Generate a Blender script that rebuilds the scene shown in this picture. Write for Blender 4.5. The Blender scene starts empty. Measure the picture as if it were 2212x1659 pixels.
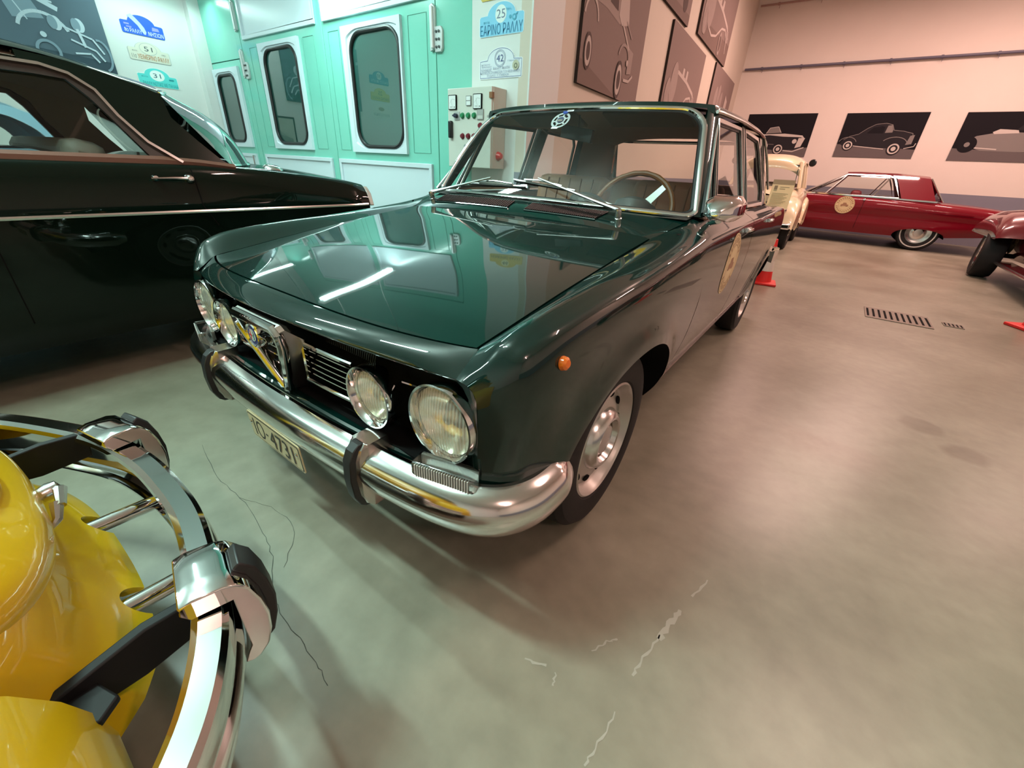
import bpy, bmesh, math, random
import numpy as np
from mathutils import Vector, Matrix
random.seed(7)
scene = bpy.context.scene
COL = scene.collection
R = math.radians
V3 = lambda *a: Vector(a)

# ------------------------------------------------------------------ camera
cam_d = bpy.data.cameras.new('camera')
cam = bpy.data.objects.new('camera', cam_d); COL.objects.link(cam)
scene.camera = cam
FPX = 891.2142
cam_d.sensor_fit = 'HORIZONTAL'; cam_d.sensor_width = 36.0
cam_d.lens = FPX / 2212 * 36.0
cam_d.clip_start = 0.02; cam_d.clip_end = 60
yaw, pitch, roll = -0.6109420, 0.4849131, 0.0573202
fw = Vector((math.sin(yaw)*math.cos(pitch), math.cos(yaw)*math.cos(pitch), -math.sin(pitch)))
rt = Vector((math.cos(yaw), -math.sin(yaw), 0)); up = rt.cross(fw)
r2 = rt*math.cos(roll) + up*math.sin(roll); u2 = -rt*math.sin(roll) + up*math.cos(roll)
M = Matrix((r2, u2, -fw)).transposed().to_4x4(); M.translation = Vector((1.1046218, -1.0922539, 1.0782185))
cam.matrix_world = M

# ------------------------------------------------------------------ world, colour management
w = bpy.data.worlds.new('world'); scene.world = w; w.use_nodes = True
w.node_tree.nodes['Background'].inputs[0].default_value = (0.9, 0.85, 0.8, 1)
w.node_tree.nodes['Background'].inputs[1].default_value = 0.05
scene.view_settings.view_transform = 'Standard'; scene.view_settings.look = 'None'
scene.view_settings.gamma = 1.0; scene.view_settings.use_curve_mapping = False
scene.view_settings.exposure = -0.16
scene.cycles.use_denoising = True
scene.cycles.max_bounces = 10; scene.cycles.transparent_max_bounces = 16
scene.cycles.sample_clamp_indirect = 8.0

COOL = (0.66, 1.0, 0.92); WARM = (1.0, 0.63, 0.54)
def area_light(name, loc, sx, sy, power, color, parent=None):
    d = bpy.data.lights.new(name, 'AREA'); d.shape = 'RECTANGLE'; d.size = sx; d.size_y = sy
    d.energy = power; d.color = color
    o = bpy.data.objects.new(name, d); COL.objects.link(o); o.location = loc
    if parent: o.parent = parent
    return o

# ------------------------------------------------------------------ materials
MATS = {}
def mat(name, color=(.5,.5,.5), rough=.5, metal=0, coat=0, spec=.5, emit=None, estr=0, bump=None, noise=None, alpha=None, ior=1.5, sub=0):
    if name in MATS: return MATS[name]
    m = bpy.data.materials.new(name); m.use_nodes = True
    nt = m.node_tree; b = nt.nodes['Principled BSDF']
    b.inputs['Base Color'].default_value = (*color, 1); b.inputs['Roughness'].default_value = rough
    b.inputs['Metallic'].default_value = metal; b.inputs['Specular IOR Level'].default_value = spec
    b.inputs['Coat Weight'].default_value = coat; b.inputs['Coat Roughness'].default_value = .03
    b.inputs['IOR'].default_value = ior
    if emit: b.inputs['Emission Color'].default_value = (*emit, 1); b.inputs['Emission Strength'].default_value = estr
    tc = nt.nodes.new('ShaderNodeTexCoord')
    if noise:   # (scale, amount) gentle colour variation
        n = nt.nodes.new('ShaderNodeTexNoise'); n.inputs['Scale'].default_value = noise[0]; n.inputs['Detail'].default_value = 6
        nt.links.new(tc.outputs['Object'], n.inputs['Vector'])
        mx = nt.nodes.new('ShaderNodeMix'); mx.data_type = 'RGBA'
        k = noise[1]
        mx.inputs['A'].default_value = tuple(max(0, c*(1-k)) for c in color)+(1,)
        mx.inputs['B'].default_value = tuple(min(1, c*(1+k)) for c in color)+(1,)
        nt.links.new(n.outputs['Fac'], mx.inputs['Factor']); nt.links.new(mx.outputs['Result'], b.inputs['Base Color'])
    if bump:    # (scale, strength, distance)
        n = nt.nodes.new('ShaderNodeTexNoise'); n.inputs['Scale'].default_value = bump[0]; n.inputs['Detail'].default_value = 4
        nt.links.new(tc.outputs['Object'], n.inputs['Vector'])
        bp = nt.nodes.new('ShaderNodeBump'); bp.inputs['Strength'].default_value = bump[1]; bp.inputs['Distance'].default_value = bump[2]
        nt.links.new(n.outputs['Fac'], bp.inputs['Height']); nt.links.new(bp.outputs['Normal'], b.inputs['Normal'])
    MATS[name] = m
    return m
def glass(name, tint=(.9,.95,.95), ior=1.5, extra=0.0):
    if name in MATS: return MATS[name]
    m = bpy.data.materials.new(name); m.use_nodes = True; nt = m.node_tree
    for n in list(nt.nodes):
        if n.type == 'BSDF_PRINCIPLED': nt.nodes.remove(n)
    out = [n for n in nt.nodes if n.type == 'OUTPUT_MATERIAL'][0]
    tr = nt.nodes.new('ShaderNodeBsdfTransparent'); tr.inputs[0].default_value = (*tint, 1)
    gl = nt.nodes.new('ShaderNodeBsdfGlossy'); gl.inputs['Roughness'].default_value = .015
    fr = nt.nodes.new('ShaderNodeFresnel'); fr.inputs[0].default_value = ior
    ad = nt.nodes.new('ShaderNodeMath'); ad.operation = 'ADD'; ad.inputs[1].default_value = extra; ad.use_clamp = True
    mx = nt.nodes.new('ShaderNodeMixShader')
    nt.links.new(fr.outputs[0], ad.inputs[0]); nt.links.new(ad.outputs[0], mx.inputs[0])
    nt.links.new(tr.outputs[0], mx.inputs[1]); nt.links.new(gl.outputs[0], mx.inputs[2])
    nt.links.new(mx.outputs[0], out.inputs[0])
    MATS[name] = m
    return m

PAINT = mat('dark_green_paint', (.0014,.0155,.0125), .4, coat=1.0, spec=.03)
PAINT.node_tree.nodes['Principled BSDF'].inputs['Coat IOR'].default_value = 1.62
PAINT2 = mat('black_green_paint', (.0025,.007,.0045), .4, coat=.55, spec=0)
CHROME = mat('chrome', (.82,.82,.83), .06, 1.0)
CHROME2 = mat('dull_chrome', (.66,.65,.64), .2, 1.0)
STEEL = mat('silver_steel', (.55,.53,.50), .32, .85)
RUBBER = mat('black_rubber', (.012,.011,.012), .45)
TYRE = mat('tyre_rubber', (.011,.0095,.010), .65, spec=.3, bump=(60,.15,.002))
BLACK = mat('matt_black', (.005,.005,.005), .9, spec=.1)
GLOSSBLACK = mat('gloss_black', (.008,.008,.009), .25)
GLASS = glass('clear_glass', (.93,.95,.94))
GLASSG = glass('booth_glass', (.62,.80,.78), extra=.16)
LAMPGLASS = glass('lamp_glass', (.93,.93,.86), extra=.04)
TAN = mat('tan_leather', (.42,.19,.10), .5, bump=(90,.2,.002))
HEADLINER = mat('taupe_headliner', (.30,.25,.20), .9)
WOOD = mat('wood_rim', (.20,.065,.015), .4, spec=.25)
CREAM = mat('cream_sticker', (.72,.58,.34), .5)
BROWN = mat('brown_print', (.30,.16,.08), .6)

# ------------------------------------------------------------------ mesh builder
def spl(P, n):                      # Catmull-Rom through points, n points per span
    P = [np.array(p, float) for p in P]; out = []
    for i in range(len(P)-1):
        p1, p2 = P[i], P[i+1]
        p0 = P[i-1] if i else 2*p1-p2
        p3 = P[i+2] if i+2 < len(P) else 2*p2-p1
        for k in range(n):
            t = k/n
            out.append(.5*((2*p1)+(-p0+p2)*t+(2*p0-5*p1+4*p2-p3)*t*t+(-p0+3*p1-3*p2+p3)*t**3))
    out.append(P[-1]); return out
class MB:
    def __init__(s): s.v=[]; s.f=[]; s.m=[]
    def add(s, vs, fs, mi=0):
        b = len(s.v); s.v += [tuple(float(c) for c in v) for v in vs]
        s.f += [tuple(i+b for i in f) for f in fs]; s.m += [mi]*len(fs); return s
    def grid(s, rows, mi=0, cu=False, cv=False, flip=False):
        nu, nv = len(rows), len(rows[0]); vs=[p for r in rows for p in r]; fs=[]
        for i in range(nu if cu else nu-1):
            for j in range(nv if cv else nv-1):
                a=i*nv+j; b=((i+1)%nu)*nv+j; c=((i+1)%nu)*nv+(j+1)%nv; d=i*nv+(j+1)%nv
                fs.append((a,d,c,b) if flip else (a,b,c,d))
        return s.add(vs, fs, mi)
    def box(s, c, sz, rot=None, mi=0):
        vs=[]
        for dx in (-.5,.5):
            for dy in (-.5,.5):
                for dz in (-.5,.5):
                    p=Vector((dx*sz[0],dy*sz[1],dz*sz[2]))
                    if rot is not None: p=rot@p
                    vs.append(p+Vector(c))
        return s.add(vs, [(0,1,3,2),(4,6,7,5),(0,4,5,1),(2,3,7,6),(0,2,6,4),(1,5,7,3)], mi)
    def frame(s, T, N):
        T=Vector(T).normalized(); N=Vector(N)
        N=(N-T*N.dot(T)).normalized(); return N, T.cross(N)
    def tube(s, path, r, n=10, mi=0, closed=False, caps=True, up=(0,0,1)):
        prof=[(math.cos(2*math.pi*k/n),math.sin(2*math.pi*k/n)) for k in range(n)]
        return s.sweep(path, prof, up, mi, closed, caps, r)
    def sweep(s, path, prof, up=(0,0,1), mi=0, closed=False, caps=True, r=1.0, pclosed=True):
        path=[Vector(tuple(p)) for p in path]; L=len(path); rows=[]
        for i,p in enumerate(path):
            a=path[(i-1)%L] if (closed or i) else p; b=path[(i+1)%L] if (closed or i<L-1) else p
            T=b-a
            if T.length<1e-9: T=Vector((1,0,0))
            Nn=Vector(up)
            if abs(T.normalized().dot(Nn.normalized()))>.98: Nn=Vector((1,0,0)) if abs(T.normalized().x)<.9 else Vector((0,1,0))
            N,B=s.frame(T,Nn)
            rr=r[i] if isinstance(r,(list,tuple)) else r
            rows.append([p+N*(q[1]*rr)+B*(q[0]*rr) for q in prof])
        s.grid(rows, mi, cu=closed, cv=pclosed)
        if caps and not closed and pclosed:
            n=len(prof); s.add(rows[0],[tuple(range(n))],mi); s.add(rows[-1],[tuple(range(n-1,-1,-1))],mi)
        return s
    def lathe(s, prof, O, ax, n=32, mi=0, ang=None):
        ax=Vector(ax).normalized(); t=Vector((0,0,1)) if abs(ax.z)<.9 else Vector((1,0,0))
        U=ax.cross(t).normalized(); W=ax.cross(U); rows=[]
        for k in range(n):
            a=2*math.pi*k/n; d=U*math.cos(a)+W*math.sin(a)
            rows.append([Vector(O)+d*r+ax*h for r,h in prof])
        return s.grid(rows, mi, cu=True)
    def prism(s, poly, off, mi=0, mside=None):
        n=len(poly); P=[Vector(tuple(p)) for p in poly]; Q=[p+Vector(tuple(off)) for p in P]
        s.add(P+Q,[tuple(range(n)),tuple(range(2*n-1,n-1,-1))],mi)
        return s.add(P+Q,[(i,n+i,n+(i+1)%n,(i+1)%n) for i in range(n)], mi if mside is None else mside)
    def mirror(s, cx=0.0):
        n=len(s.v); s.v+= [(2*cx-x,y,z) for x,y,z in s.v]
        s.f+= [tuple(i+n for i in reversed(f)) for f in s.f]; s.m+=s.m[:]; return s
    def build(s, name, mats, parent=None, ang=35, bevel=0, solid=0, recalc=True):
        me=bpy.data.meshes.new(name); me.from_pydata(s.v,[],s.f)
        for m in (mats if isinstance(mats,(list,tuple)) else [mats]): me.materials.append(m)
        for p,mi in zip(me.polygons,s.m): p.material_index=mi
        bm=bmesh.new(); bm.from_mesh(me); bmesh.ops.remove_doubles(bm,verts=bm.verts,dist=1e-5)
        if recalc: bmesh.ops.recalc_face_normals(bm,faces=bm.faces)
        bm.to_mesh(me); bm.free()
        me.polygons.foreach_set('use_smooth',[True]*len(me.polygons)); me.set_sharp_from_angle(angle=R(ang))
        o=bpy.data.objects.new(name,me); COL.objects.link(o)
        if parent: o.parent=parent; o.matrix_parent_inverse=Matrix.Translation(-world_loc(parent))
        if bevel:
            b=o.modifiers.new('bevel','BEVEL'); b.width=bevel; b.segments=2; b.limit_method='ANGLE'; b.angle_limit=R(40)
        if solid:
            q=o.modifiers.new('solid','SOLIDIFY'); q.thickness=solid; q.offset=-1
        return o
def world_loc(o):
    p=Vector(o.location)
    return p
def tag(o,label,cat,group=None):
    o['label']=label; o['category']=cat
    if group: o['group']=group
    return o
def thing(name,label,cat,loc,group=None):
    o=bpy.data.objects.new(name,None); COL.objects.link(o); o.location=loc; o.empty_display_size=.1
    return tag(o,label,cat,group)
def struct(o): o['kind']='structure'; return o
_txt={}
def text_geo(s):
    if s in _txt: return _txt[s]
    c=bpy.data.curves.new('t','FONT'); c.body=s; c.resolution_u=3
    o=bpy.data.objects.new('t',c); COL.objects.link(o)
    dg=bpy.context.evaluated_depsgraph_get(); me=bpy.data.meshes.new_from_object(o.evaluated_get(dg))
    v=np.array([tuple(x.co) for x in me.vertices]); f=[tuple(p.vertices) for p in me.polygons]
    bpy.data.objects.remove(o); bpy.data.curves.remove(c); bpy.data.meshes.remove(me)
    v=v[:,:2]-v[:,:2].min(0); v/=v.max(0); _txt[s]=(v,f); return _txt[s]
class Sheet:
    """flat printed sheet: layers of polygons on a plane O + u*U + v*V, each layer lifted a hair along N"""
    def __init__(s,O,U,V): s.O=Vector(O); s.U=Vector(U).normalized(); s.V=Vector(V).normalized(); s.N=s.U.cross(s.V).normalized(); s.mb=MB(); s.k=0; s.h=.0006
    def P(s,u,v,h=0): return s.O+s.U*u+s.V*v+s.N*h
    def poly(s,pts,mi,lift=True):
        if lift: s.k+=1
        h=s.k*s.h; s.mb.add([s.P(u,v,h) for u,v in pts],[tuple(range(len(pts)))],mi); return s
    def slab(s,pts,th,mi):
        s.mb.prism([s.P(u,v) for u,v in pts], s.N*th, mi); s.k=0; s.O=s.O+s.N*th; return s
    def disc(s,cu,cv,r,mi,ry=None,n=28): return s.poly([(cu+r*math.cos(2*math.pi*i/n),cv+(ry or r)*math.sin(2*math.pi*i/n)) for i in range(n)],mi)
    def ring(s,cu,cv,r0,r1,mi,n=36,ay=1.0):
        s.k+=1; h=s.k*s.h
        s.mb.grid([[s.P(cu+r*math.cos(2*math.pi*i/n),cv+ay*r*math.sin(2*math.pi*i/n),h) for r in (r0,r1)] for i in range(n)],mi,cu=True); return s
    def line(s,pts,wd,mi):
        s.k+=1; h=s.k*s.h
        for (a,b),(c,d) in zip(pts[:-1],pts[1:]):
            L=math.hypot(c-a,d-b) or 1e-6; nx,ny=-(d-b)/L*wd/2,(c-a)/L*wd/2
            s.mb.add([s.P(a+nx,b+ny,h),s.P(a-nx,b-ny,h),s.P(c-nx,d-ny,h),s.P(c+nx,d+ny,h)],[(0,1,2,3)],mi)
        return s
    def rect(s,u0,v0,u1,v1,mi): return s.poly([(u0,v0),(u1,v0),(u1,v1),(u0,v1)],mi)
    def text(s,t,u0,v0,wd,ht,mi,shear=0,arc=None):
        v,f=text_geo(t); s.k+=1; h=s.k*s.h
        s.mb.add([s.P(u0+x*wd+shear*y*ht,v0+y*ht,h) for x,y in v],f,mi); return s
def rrect(u0,v0,u1,v1,r,n=6):
    P=[]
    for cx,cy,a in ((u1-r,v1-r,0),(u0+r,v1-r,90),(u0+r,v0+r,180),(u1-r,v0+r,270)):
        for k in range(n+1):
            t=R(a+90*k/n); P.append((cx+r*math.cos(t),cy+r*math.sin(t)))
    return P
# ------------------------------------------------------------------ room shell
YB = 2.6                                   # plane of the spray booth front and the white column
PW0 = Vector((-1.48, 2.6, 0)); PW1 = Vector((-2.0565, 12.95, 0)); YF = 12.95
pwu = (PW1-PW0).normalized(); pwn = Vector((pwu.y, -pwu.x, 0))

def floor_material():
    m = bpy.data.materials.new('epoxy_floor'); m.use_nodes = True; nt = m.node_tree; b = nt.nodes['Principled BSDF']; L = nt.links.new
    tc = nt.nodes.new('ShaderNodeTexCoord')
    n1 = nt.nodes.new('ShaderNodeTexNoise'); n1.inputs['Scale'].default_value = .9; n1.inputs['Detail'].default_value = 7; n1.inputs['Roughness'].default_value = .6
    L(tc.outputs['Object'], n1.inputs['Vector'])
    cr = nt.nodes.new('ShaderNodeValToRGB'); cr.color_ramp.elements[0].position = .34; cr.color_ramp.elements[0].color = (.185,.172,.125,1)
    cr.color_ramp.elements[1].position = .66; cr.color_ramp.elements[1].color = (.285,.268,.205,1)
    L(n1.outputs['Fac'], cr.inputs[0])
    n2 = nt.nodes.new('ShaderNodeTexNoise'); n2.inputs['Scale'].default_value = 14; n2.inputs['Detail'].default_value = 8
    L(tc.outputs['Object'], n2.inputs['Vector'])
    # a few dark drips, each with its own place and size
    fac = None
    for (x, y, rr, s) in ((1.79,1.64,.11,.40),(1.92,1.44,.10,.45),(2.85,1.02,.13,.32),(1.36,.03,.30,.16),(1.33,-.86,.13,.30),(2.0,2.0,.5,.12),(1.4,3.4,.6,.2),(.62,-.25,.28,.25)):
        d = nt.nodes.new('ShaderNodeVectorMath'); d.operation = 'DISTANCE'; d.inputs[1].default_value = (x,y,0)
        wp = nt.nodes.new('ShaderNodeTexNoise'); wp.inputs['Scale'].default_value = 5
        L(tc.outputs['Object'], wp.inputs['Vector'])
        L(tc.outputs['Object'], d.inputs[0])
        ma = nt.nodes.new('ShaderNodeMath'); ma.operation = 'MULTIPLY_ADD'; ma.inputs[1].default_value = rr*.9; L(wp.outputs['Fac'], ma.inputs[0]); L(d.outputs['Value'], ma.inputs[2])
        mr = nt.nodes.new('ShaderNodeMapRange'); mr.inputs['From Min'].default_value = rr*1.15; mr.inputs['From Max'].default_value = rr*1.5
        mr.inputs['To Min'].default_value = s; mr.inputs['To Max'].default_value = 0; L(ma.outputs[0], mr.inputs['Value'])
        if fac is None: fac = mr.outputs[0]
        else:
            mm = nt.nodes.new('ShaderNodeMath'); mm.operation = 'MAXIMUM'; L(fac, mm.inputs[0]); L(mr.outputs[0], mm.inputs[1]); fac = mm.outputs[0]
    mx = nt.nodes.new('ShaderNodeMix'); mx.data_type = 'RGBA'; mx.inputs['B'].default_value = (.07,.055,.035,1)
    L(cr.outputs[0], mx.inputs['A']); L(fac, mx.inputs['Factor'])
    # fine specks
    sp = nt.nodes.new('ShaderNodeMapRange'); sp.inputs['From Min'].default_value = .3; sp.inputs['From Max'].default_value = .7; sp.inputs['To Min'].default_value = .9; sp.inputs['To Max'].default_value = 1.08
    L(n2.outputs['Fac'], sp.inputs['Value'])
    mu = nt.nodes.new('ShaderNodeMix'); mu.data_type = 'RGBA'; mu.blend_type = 'MULTIPLY'; mu.inputs['Factor'].default_value = 1
    L(mx.outputs['Result'], mu.inputs['A']); L(sp.outputs[0], mu.inputs['B'])
    L(mu.outputs['Result'], b.inputs['Base Color'])
    rr = nt.nodes.new('ShaderNodeMapRange'); rr.inputs['To Min'].default_value = .22; rr.inputs['To Max'].default_value = .46
    L(n1.outputs['Fac'], rr.inputs['Value']); L(rr.outputs[0], b.inputs['Roughness'])
    bp = nt.nodes.new('ShaderNodeBump'); bp.inputs['Strength'].default_value = .25; bp.inputs['Distance'].default_value = .004
    n3 = nt.nodes.new('ShaderNodeTexNoise'); n3.inputs['Scale'].default_value = 5; n3.inputs['Detail'].default_value = 6
    L(tc.outputs['Object'], n3.inputs['Vector']); L(n3.outputs['Fac'], bp.inputs['Height']); L(bp.outputs['Normal'], b.inputs['Normal'])
    return m
FLOOR = floor_material()
def dado_wall(name, col, band=(.20,.20,.25)):
    m = bpy.data.materials.new(name); m.use_nodes = True; nt = m.node_tree; b = nt.nodes['Principled BSDF']; L = nt.links.new
    tc = nt.nodes.new('ShaderNodeTexCoord'); se = nt.nodes.new('ShaderNodeSeparateXYZ'); L(tc.outputs['Object'], se.inputs[0])
    gt = nt.nodes.new('ShaderNodeMath'); gt.operation = 'GREATER_THAN'; gt.inputs[1].default_value = 1.03; L(se.outputs['Z'], gt.inputs[0])
    n = nt.nodes.new('ShaderNodeTexNoise'); n.inputs['Scale'].default_value = 2.5; n.inputs['Detail'].default_value = 6; L(tc.outputs['Object'], n.inputs['Vector'])
    a = nt.nodes.new('ShaderNodeMix'); a.data_type = 'RGBA'; a.inputs['A'].default_value = tuple(c*.93 for c in col)+(1,); a.inputs['B'].default_value = (*col,1); L(n.outputs['Fac'], a.inputs['Factor'])
    mx = nt.nodes.new('ShaderNodeMix'); mx.data_type = 'RGBA'; mx.inputs['A'].default_value = (*band,1); L(a.outputs['Result'], mx.inputs['B']); L(gt.outputs[0], mx.inputs['Factor'])
    L(mx.outputs['Result'], b.inputs['Base Color']); b.inputs['Roughness'].default_value = .7
    n2 = nt.nodes.new('ShaderNodeTexNoise'); n2.inputs['Scale'].default_value = 40; L(tc.outputs['Object'], n2.inputs['Vector'])
    bp = nt.nodes.new('ShaderNodeBump'); bp.inputs['Strength'].default_value = .15; bp.inputs['Distance'].default_value = .004; L(n2.outputs['Fac'], bp.inputs['Height']); L(bp.outputs['Normal'], b.inputs['Normal'])
    return m
WHITEWALL = mat('white_plaster', (.66,.67,.66), .6, bump=(30,.12,.003), noise=(1.5,.04))
PINKWALL = dado_wall('cream_wall_with_grey_dado', (.76,.68,.62))
SIDEWALL = dado_wall('beige_wall_with_grey_dado', (.62,.55,.47))
TEAL = mat('mint_gloss_paint', (.20,.56,.46), .22, coat=.3, bump=(3.5,.12,.006))
PANEL = mat('pale_grey_panel', (.62,.70,.76), .3, bump=(4,.08,.004))
CEIL = mat('ceiling_white', (.80,.78,.75), .8)
ZC = 5.2
def quadwall(name, a, b, z0, z1, th, m, n):
    a=Vector(a); b=Vector(b); off=Vector(n).normalized()*-th
    mb=MB(); mb.prism([a+V3(0,0,z0), b+V3(0,0,z0), b+V3(0,0,z1), a+V3(0,0,z1)], off)
    return struct(mb.build(name, m))
struct(MB().box((-.4,3.5,-.05),(15,19.2,.1)).build('floor', FLOOR))
struct(MB().box((-.4,3.5,ZC+.05),(15,19.2,.1)).build('ceiling', CEIL))
quadwall('wall_left', (-7.8,-6,0), (-7.8,YB,0), 0, ZC, .15, WHITEWALL, (1,0,0))
quadwall('wall_front', (-7.8,-6,0), (7,-6,0), 0, ZC, .15, WHITEWALL, (0,1,0))
quadwall('wall_right', (7,-6,0), (7,YF,0), 0, ZC, .15, PINKWALL, (-1,0,0))
quadwall('wall_far', (-2.0565,YF,0), (7,YF,0), 0, ZC, .15, PINKWALL, (0,-1,0))
quadwall('wall_side', PW0+V3(0,.001,0), PW1, 0, ZC, .12, SIDEWALL, pwn)
quadwall('wall_column', (-2.16,YB,0), (-1.48,YB,0), 0, ZC, .5, WHITEWALL, (0,-1,0))
struct(MB().box((-7.73,YB-.08,ZC/2),(.14,.16,ZC)).build('trim_1', WHITEWALL))

# ------------------------------------------------------------------ spray booth front: mint frame, three doors
def bpanel(mb, x0,z0,x1,z1,d,mi=0,y=None):           # raised slab on the booth front
    y = YB if y is None else y
    mb.box(((x0+x1)/2, y-d/2, (z0+z1)/2), (x1-x0, d, z1-z0), mi=mi)
def raised_panel(mb, x0,z0,x1,z1, y, mi=0, bw=.045, pyr=.03):   # bordered panel with a flat pyramid field
    t=.03
    for a,b,c,d in ((x0,z0,x1,z0+bw),(x0,z1-bw,x1,z1),(x0,z0+bw,x0+bw,z1-bw),(x1-bw,z0+bw,x1,z1-bw)):
        bpanel(mb,a,b,c,d,t,mi,y)
    a0,b0,a1,b1=x0+bw,z0+bw,x1-bw,z1-bw; cx,cz=(a0+a1)/2,(b0+b1)/2; hh=min(a1-a0,b1-b0)/2*.98
    k=.006
    P=[(a0,y-k,b0),(a1,y-k,b0),(a1,y-k,b1),(a0,y-k,b1),(a0+hh,y-k-pyr,cz),(a1-hh,y-k-pyr,cz)]
    mb.add(P,[(0,1,5,4),(2,3,4,5),(1,2,5),(3,0,4)],mi)
mb=MB()
mb.box((-2.395,YB+.06,ZC/2),(.47,.12,ZC)); mb.box((-6.65,YB+.06,ZC/2),(.13,.12,ZC)); mb.box((-4.6,YB+.06,4.45),(3.97,.12,1.5))
mb.box((-7.25,YB+.06,3.74),(1.08,.12,2.92))
struct(mb.build('wall_booth', TEAL, bevel=.004))
def port(x0,z0,x1,z1,r, y, parent, fx0,fz0,fx1,fz1):
    # pale frame with a rounded opening, black gasket, glass
    sh=[(x,z) for x,z in rrect(x0,z0,x1,z1,r,8)]
    n=len(sh); outer=[]
    cx,cz=(x0+x1)/2,(z0+z1)/2
    for x,z in sh:
        dx,dz=x-cx,z-cz; k=min((( (fx1-cx) if dx>0 else (cx-fx0))/abs(dx)) if abs(dx)>1e-6 else 99, (((fz1-cz) if dz>0 else (cz-fz0))/abs(dz)) if abs(dz)>1e-6 else 99)
        outer.append((cx+dx*k,cz+dz*k))
    # push the outer ring points to the exact corners
    for c in ((fx0,fz0),(fx1,fz0),(fx1,fz1),(fx0,fz1)):
        j=min(range(n),key=lambda i:(outer[i][0]-c[0])**2+(outer[i][1]-c[1])**2); outer[j]=c
    mb=MB(); rows=[]
    for (ax,az),(bx,bz) in zip(outer,sh):
        mx,mz=bx+(ax-bx)*.45,bz+(az-bz)*.45
        rows.append([(ax,y,az),(ax,y-.035,az),(mx,y-.035,mz),(mx+(bx-ax)*.08,y-.02,mz+(bz-az)*.08),(bx,y-.02,bz),(bx,y+.02,bz)])
    mb.grid(rows,cu=True); f=mb.build('window_frame',PANEL,parent)
    g=MB(); g.tube([(x,y-.022,z) for x,z in rrect(x0,z0,x1,z1,r,8)],.019,8,closed=True,up=(0,1,0)); g.build('gasket',RUBBER,parent)
    gl=MB(); gl.prism([(x,y-.008,z) for x,z in sh],(0,.006,0)); gl.build('glass_pane',GLASSG,parent)
    return f
def hinge(x,z0,z1,y,parent,side=1):
    mb=MB()
    xs=[(-.035,z0),(.03,z0+.02),(.035,z1-.03),(0,z1),(-.035,z1-.02)]
    mb.prism([(x+a,y,b) for a,b in xs],(0,-.03,0)); mb.tube([(x+.012,y-.04,z0+.02),(x+.012,y-.04,z1-.03)],.016,10)
    zc=z0+.09 if side>0 else z1-.12
    if side: mb.prism([(x+side*.03+a*.10*side,y,zc-.1+b*.2) for a,b in ((0,0),(.8,0),(1,.15),(1,.85),(.8,1),(0,1))],(0,-.028,0))
    h=mb.build('hinge',mat('grey_hinge',(.60,.63,.64),.35,.3),parent,bevel=.004)
    if side:
        b=MB()
        for i in range(2):
            for j in range(3): b.lathe([(0,.012),(.011,.01),(.012,0)],(x+side*(.055+.035*i),y-.028,zc-.06+.06*j),(0,-1,0),8)
        b.build('bolts',mat('dark_bolt',(.08,.09,.09),.4,.6),h)
    return h
def door(name,x0,x1,z0,z1,extras):
    mb=MB(); mb.box(((x0+x1)/2,YB+.04,(z0+z1)/2),(x1-x0,.08,z1-z0))
    d=struct(mb.build(name,TEAL,bevel=.004))
    return d
D1=door('door_1',-6.575,-4.545,.02,3.68,0); D2=door('door_2',-4.535,-2.64,.02,3.68,0); D3=door('door_3',-7.66,-6.725,.02,2.27,0)
# glass over a flat sheet, the dim booth interior put into its colour
for (D,gx0,gx1,gz0,gz1,r,fx0,fx1,fz0,fz1) in ((D1,-5.97,-5.16,1.21,2.31,.17,-6.085,-5.07,1.14,2.39),(D2,-4.0,-3.165,1.205,2.31,.19,-4.14,-3.12,1.14,2.385),(D3,-7.53,-6.965,1.22,2.105,.13,-7.64,-6.80,1.14,2.19)):
    port(gx0,gz0,gx1,gz1,r,YB,D,fx0,fz0,fx1,fz1)
    b=MB(); b.prism([(x,YB-.003,z) for x,z in rrect(gx0,gz0,gx1,gz1,r,8)],(0,-.001,0)); b.build('dim_interior_sheet',mat('dim_booth_green',(.16,.34,.31),.7),D)
for D,x0,x1 in ((D1,-6.47,-4.66),(D2,-4.49,-2.73)):
    for z0,z1,pz in ((.12,1.055,.04),(2.465,3.55,.04)):
        mb=MB(); raised_panel(mb,x0,z0,x1,z1,YB,0); mb.build('raised_panel',PANEL,D,ang=20,bevel=.004)
mb=MB(); raised_panel(mb,-7.62,.12,-6.77,1.05,YB,0); mb.build('raised_panel',PANEL,D3,ang=20)
mb=MB()
for x0,x1 in ((-4.43,-4.22),(-3.03,-2.76),(-4.98,-4.74),(-6.36,-6.16)): raised_groove=[mb.tube([(x0,YB-.001,1.16),(x1,YB-.001,1.16),(x1,YB-.001,2.37),(x0,YB-.001,2.37)],.005,6,closed=True,up=(0,1,0))]
mb.build('groove_moulding',mat('mint_dark_line',(.13,.40,.33),.4),D2)
hinge(-2.655,2.05,2.42,YB,D2,1); hinge(-6.60,2.03,2.38,YB,D1,1); hinge(-6.60,2.57,2.92,YB,D1,0); hinge(-7.70,1.84,2.20,YB,D3,0)
# handle on the small door
mb=MB(); mb.tube([(-6.80,YB,1.02),(-6.80,YB-.06,1.02),(-6.80,YB-.06,.86),(-6.80,YB,.86)],.012,8,up=(1,0,0)); mb.build('door_handle',CHROME2,D3)
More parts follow.
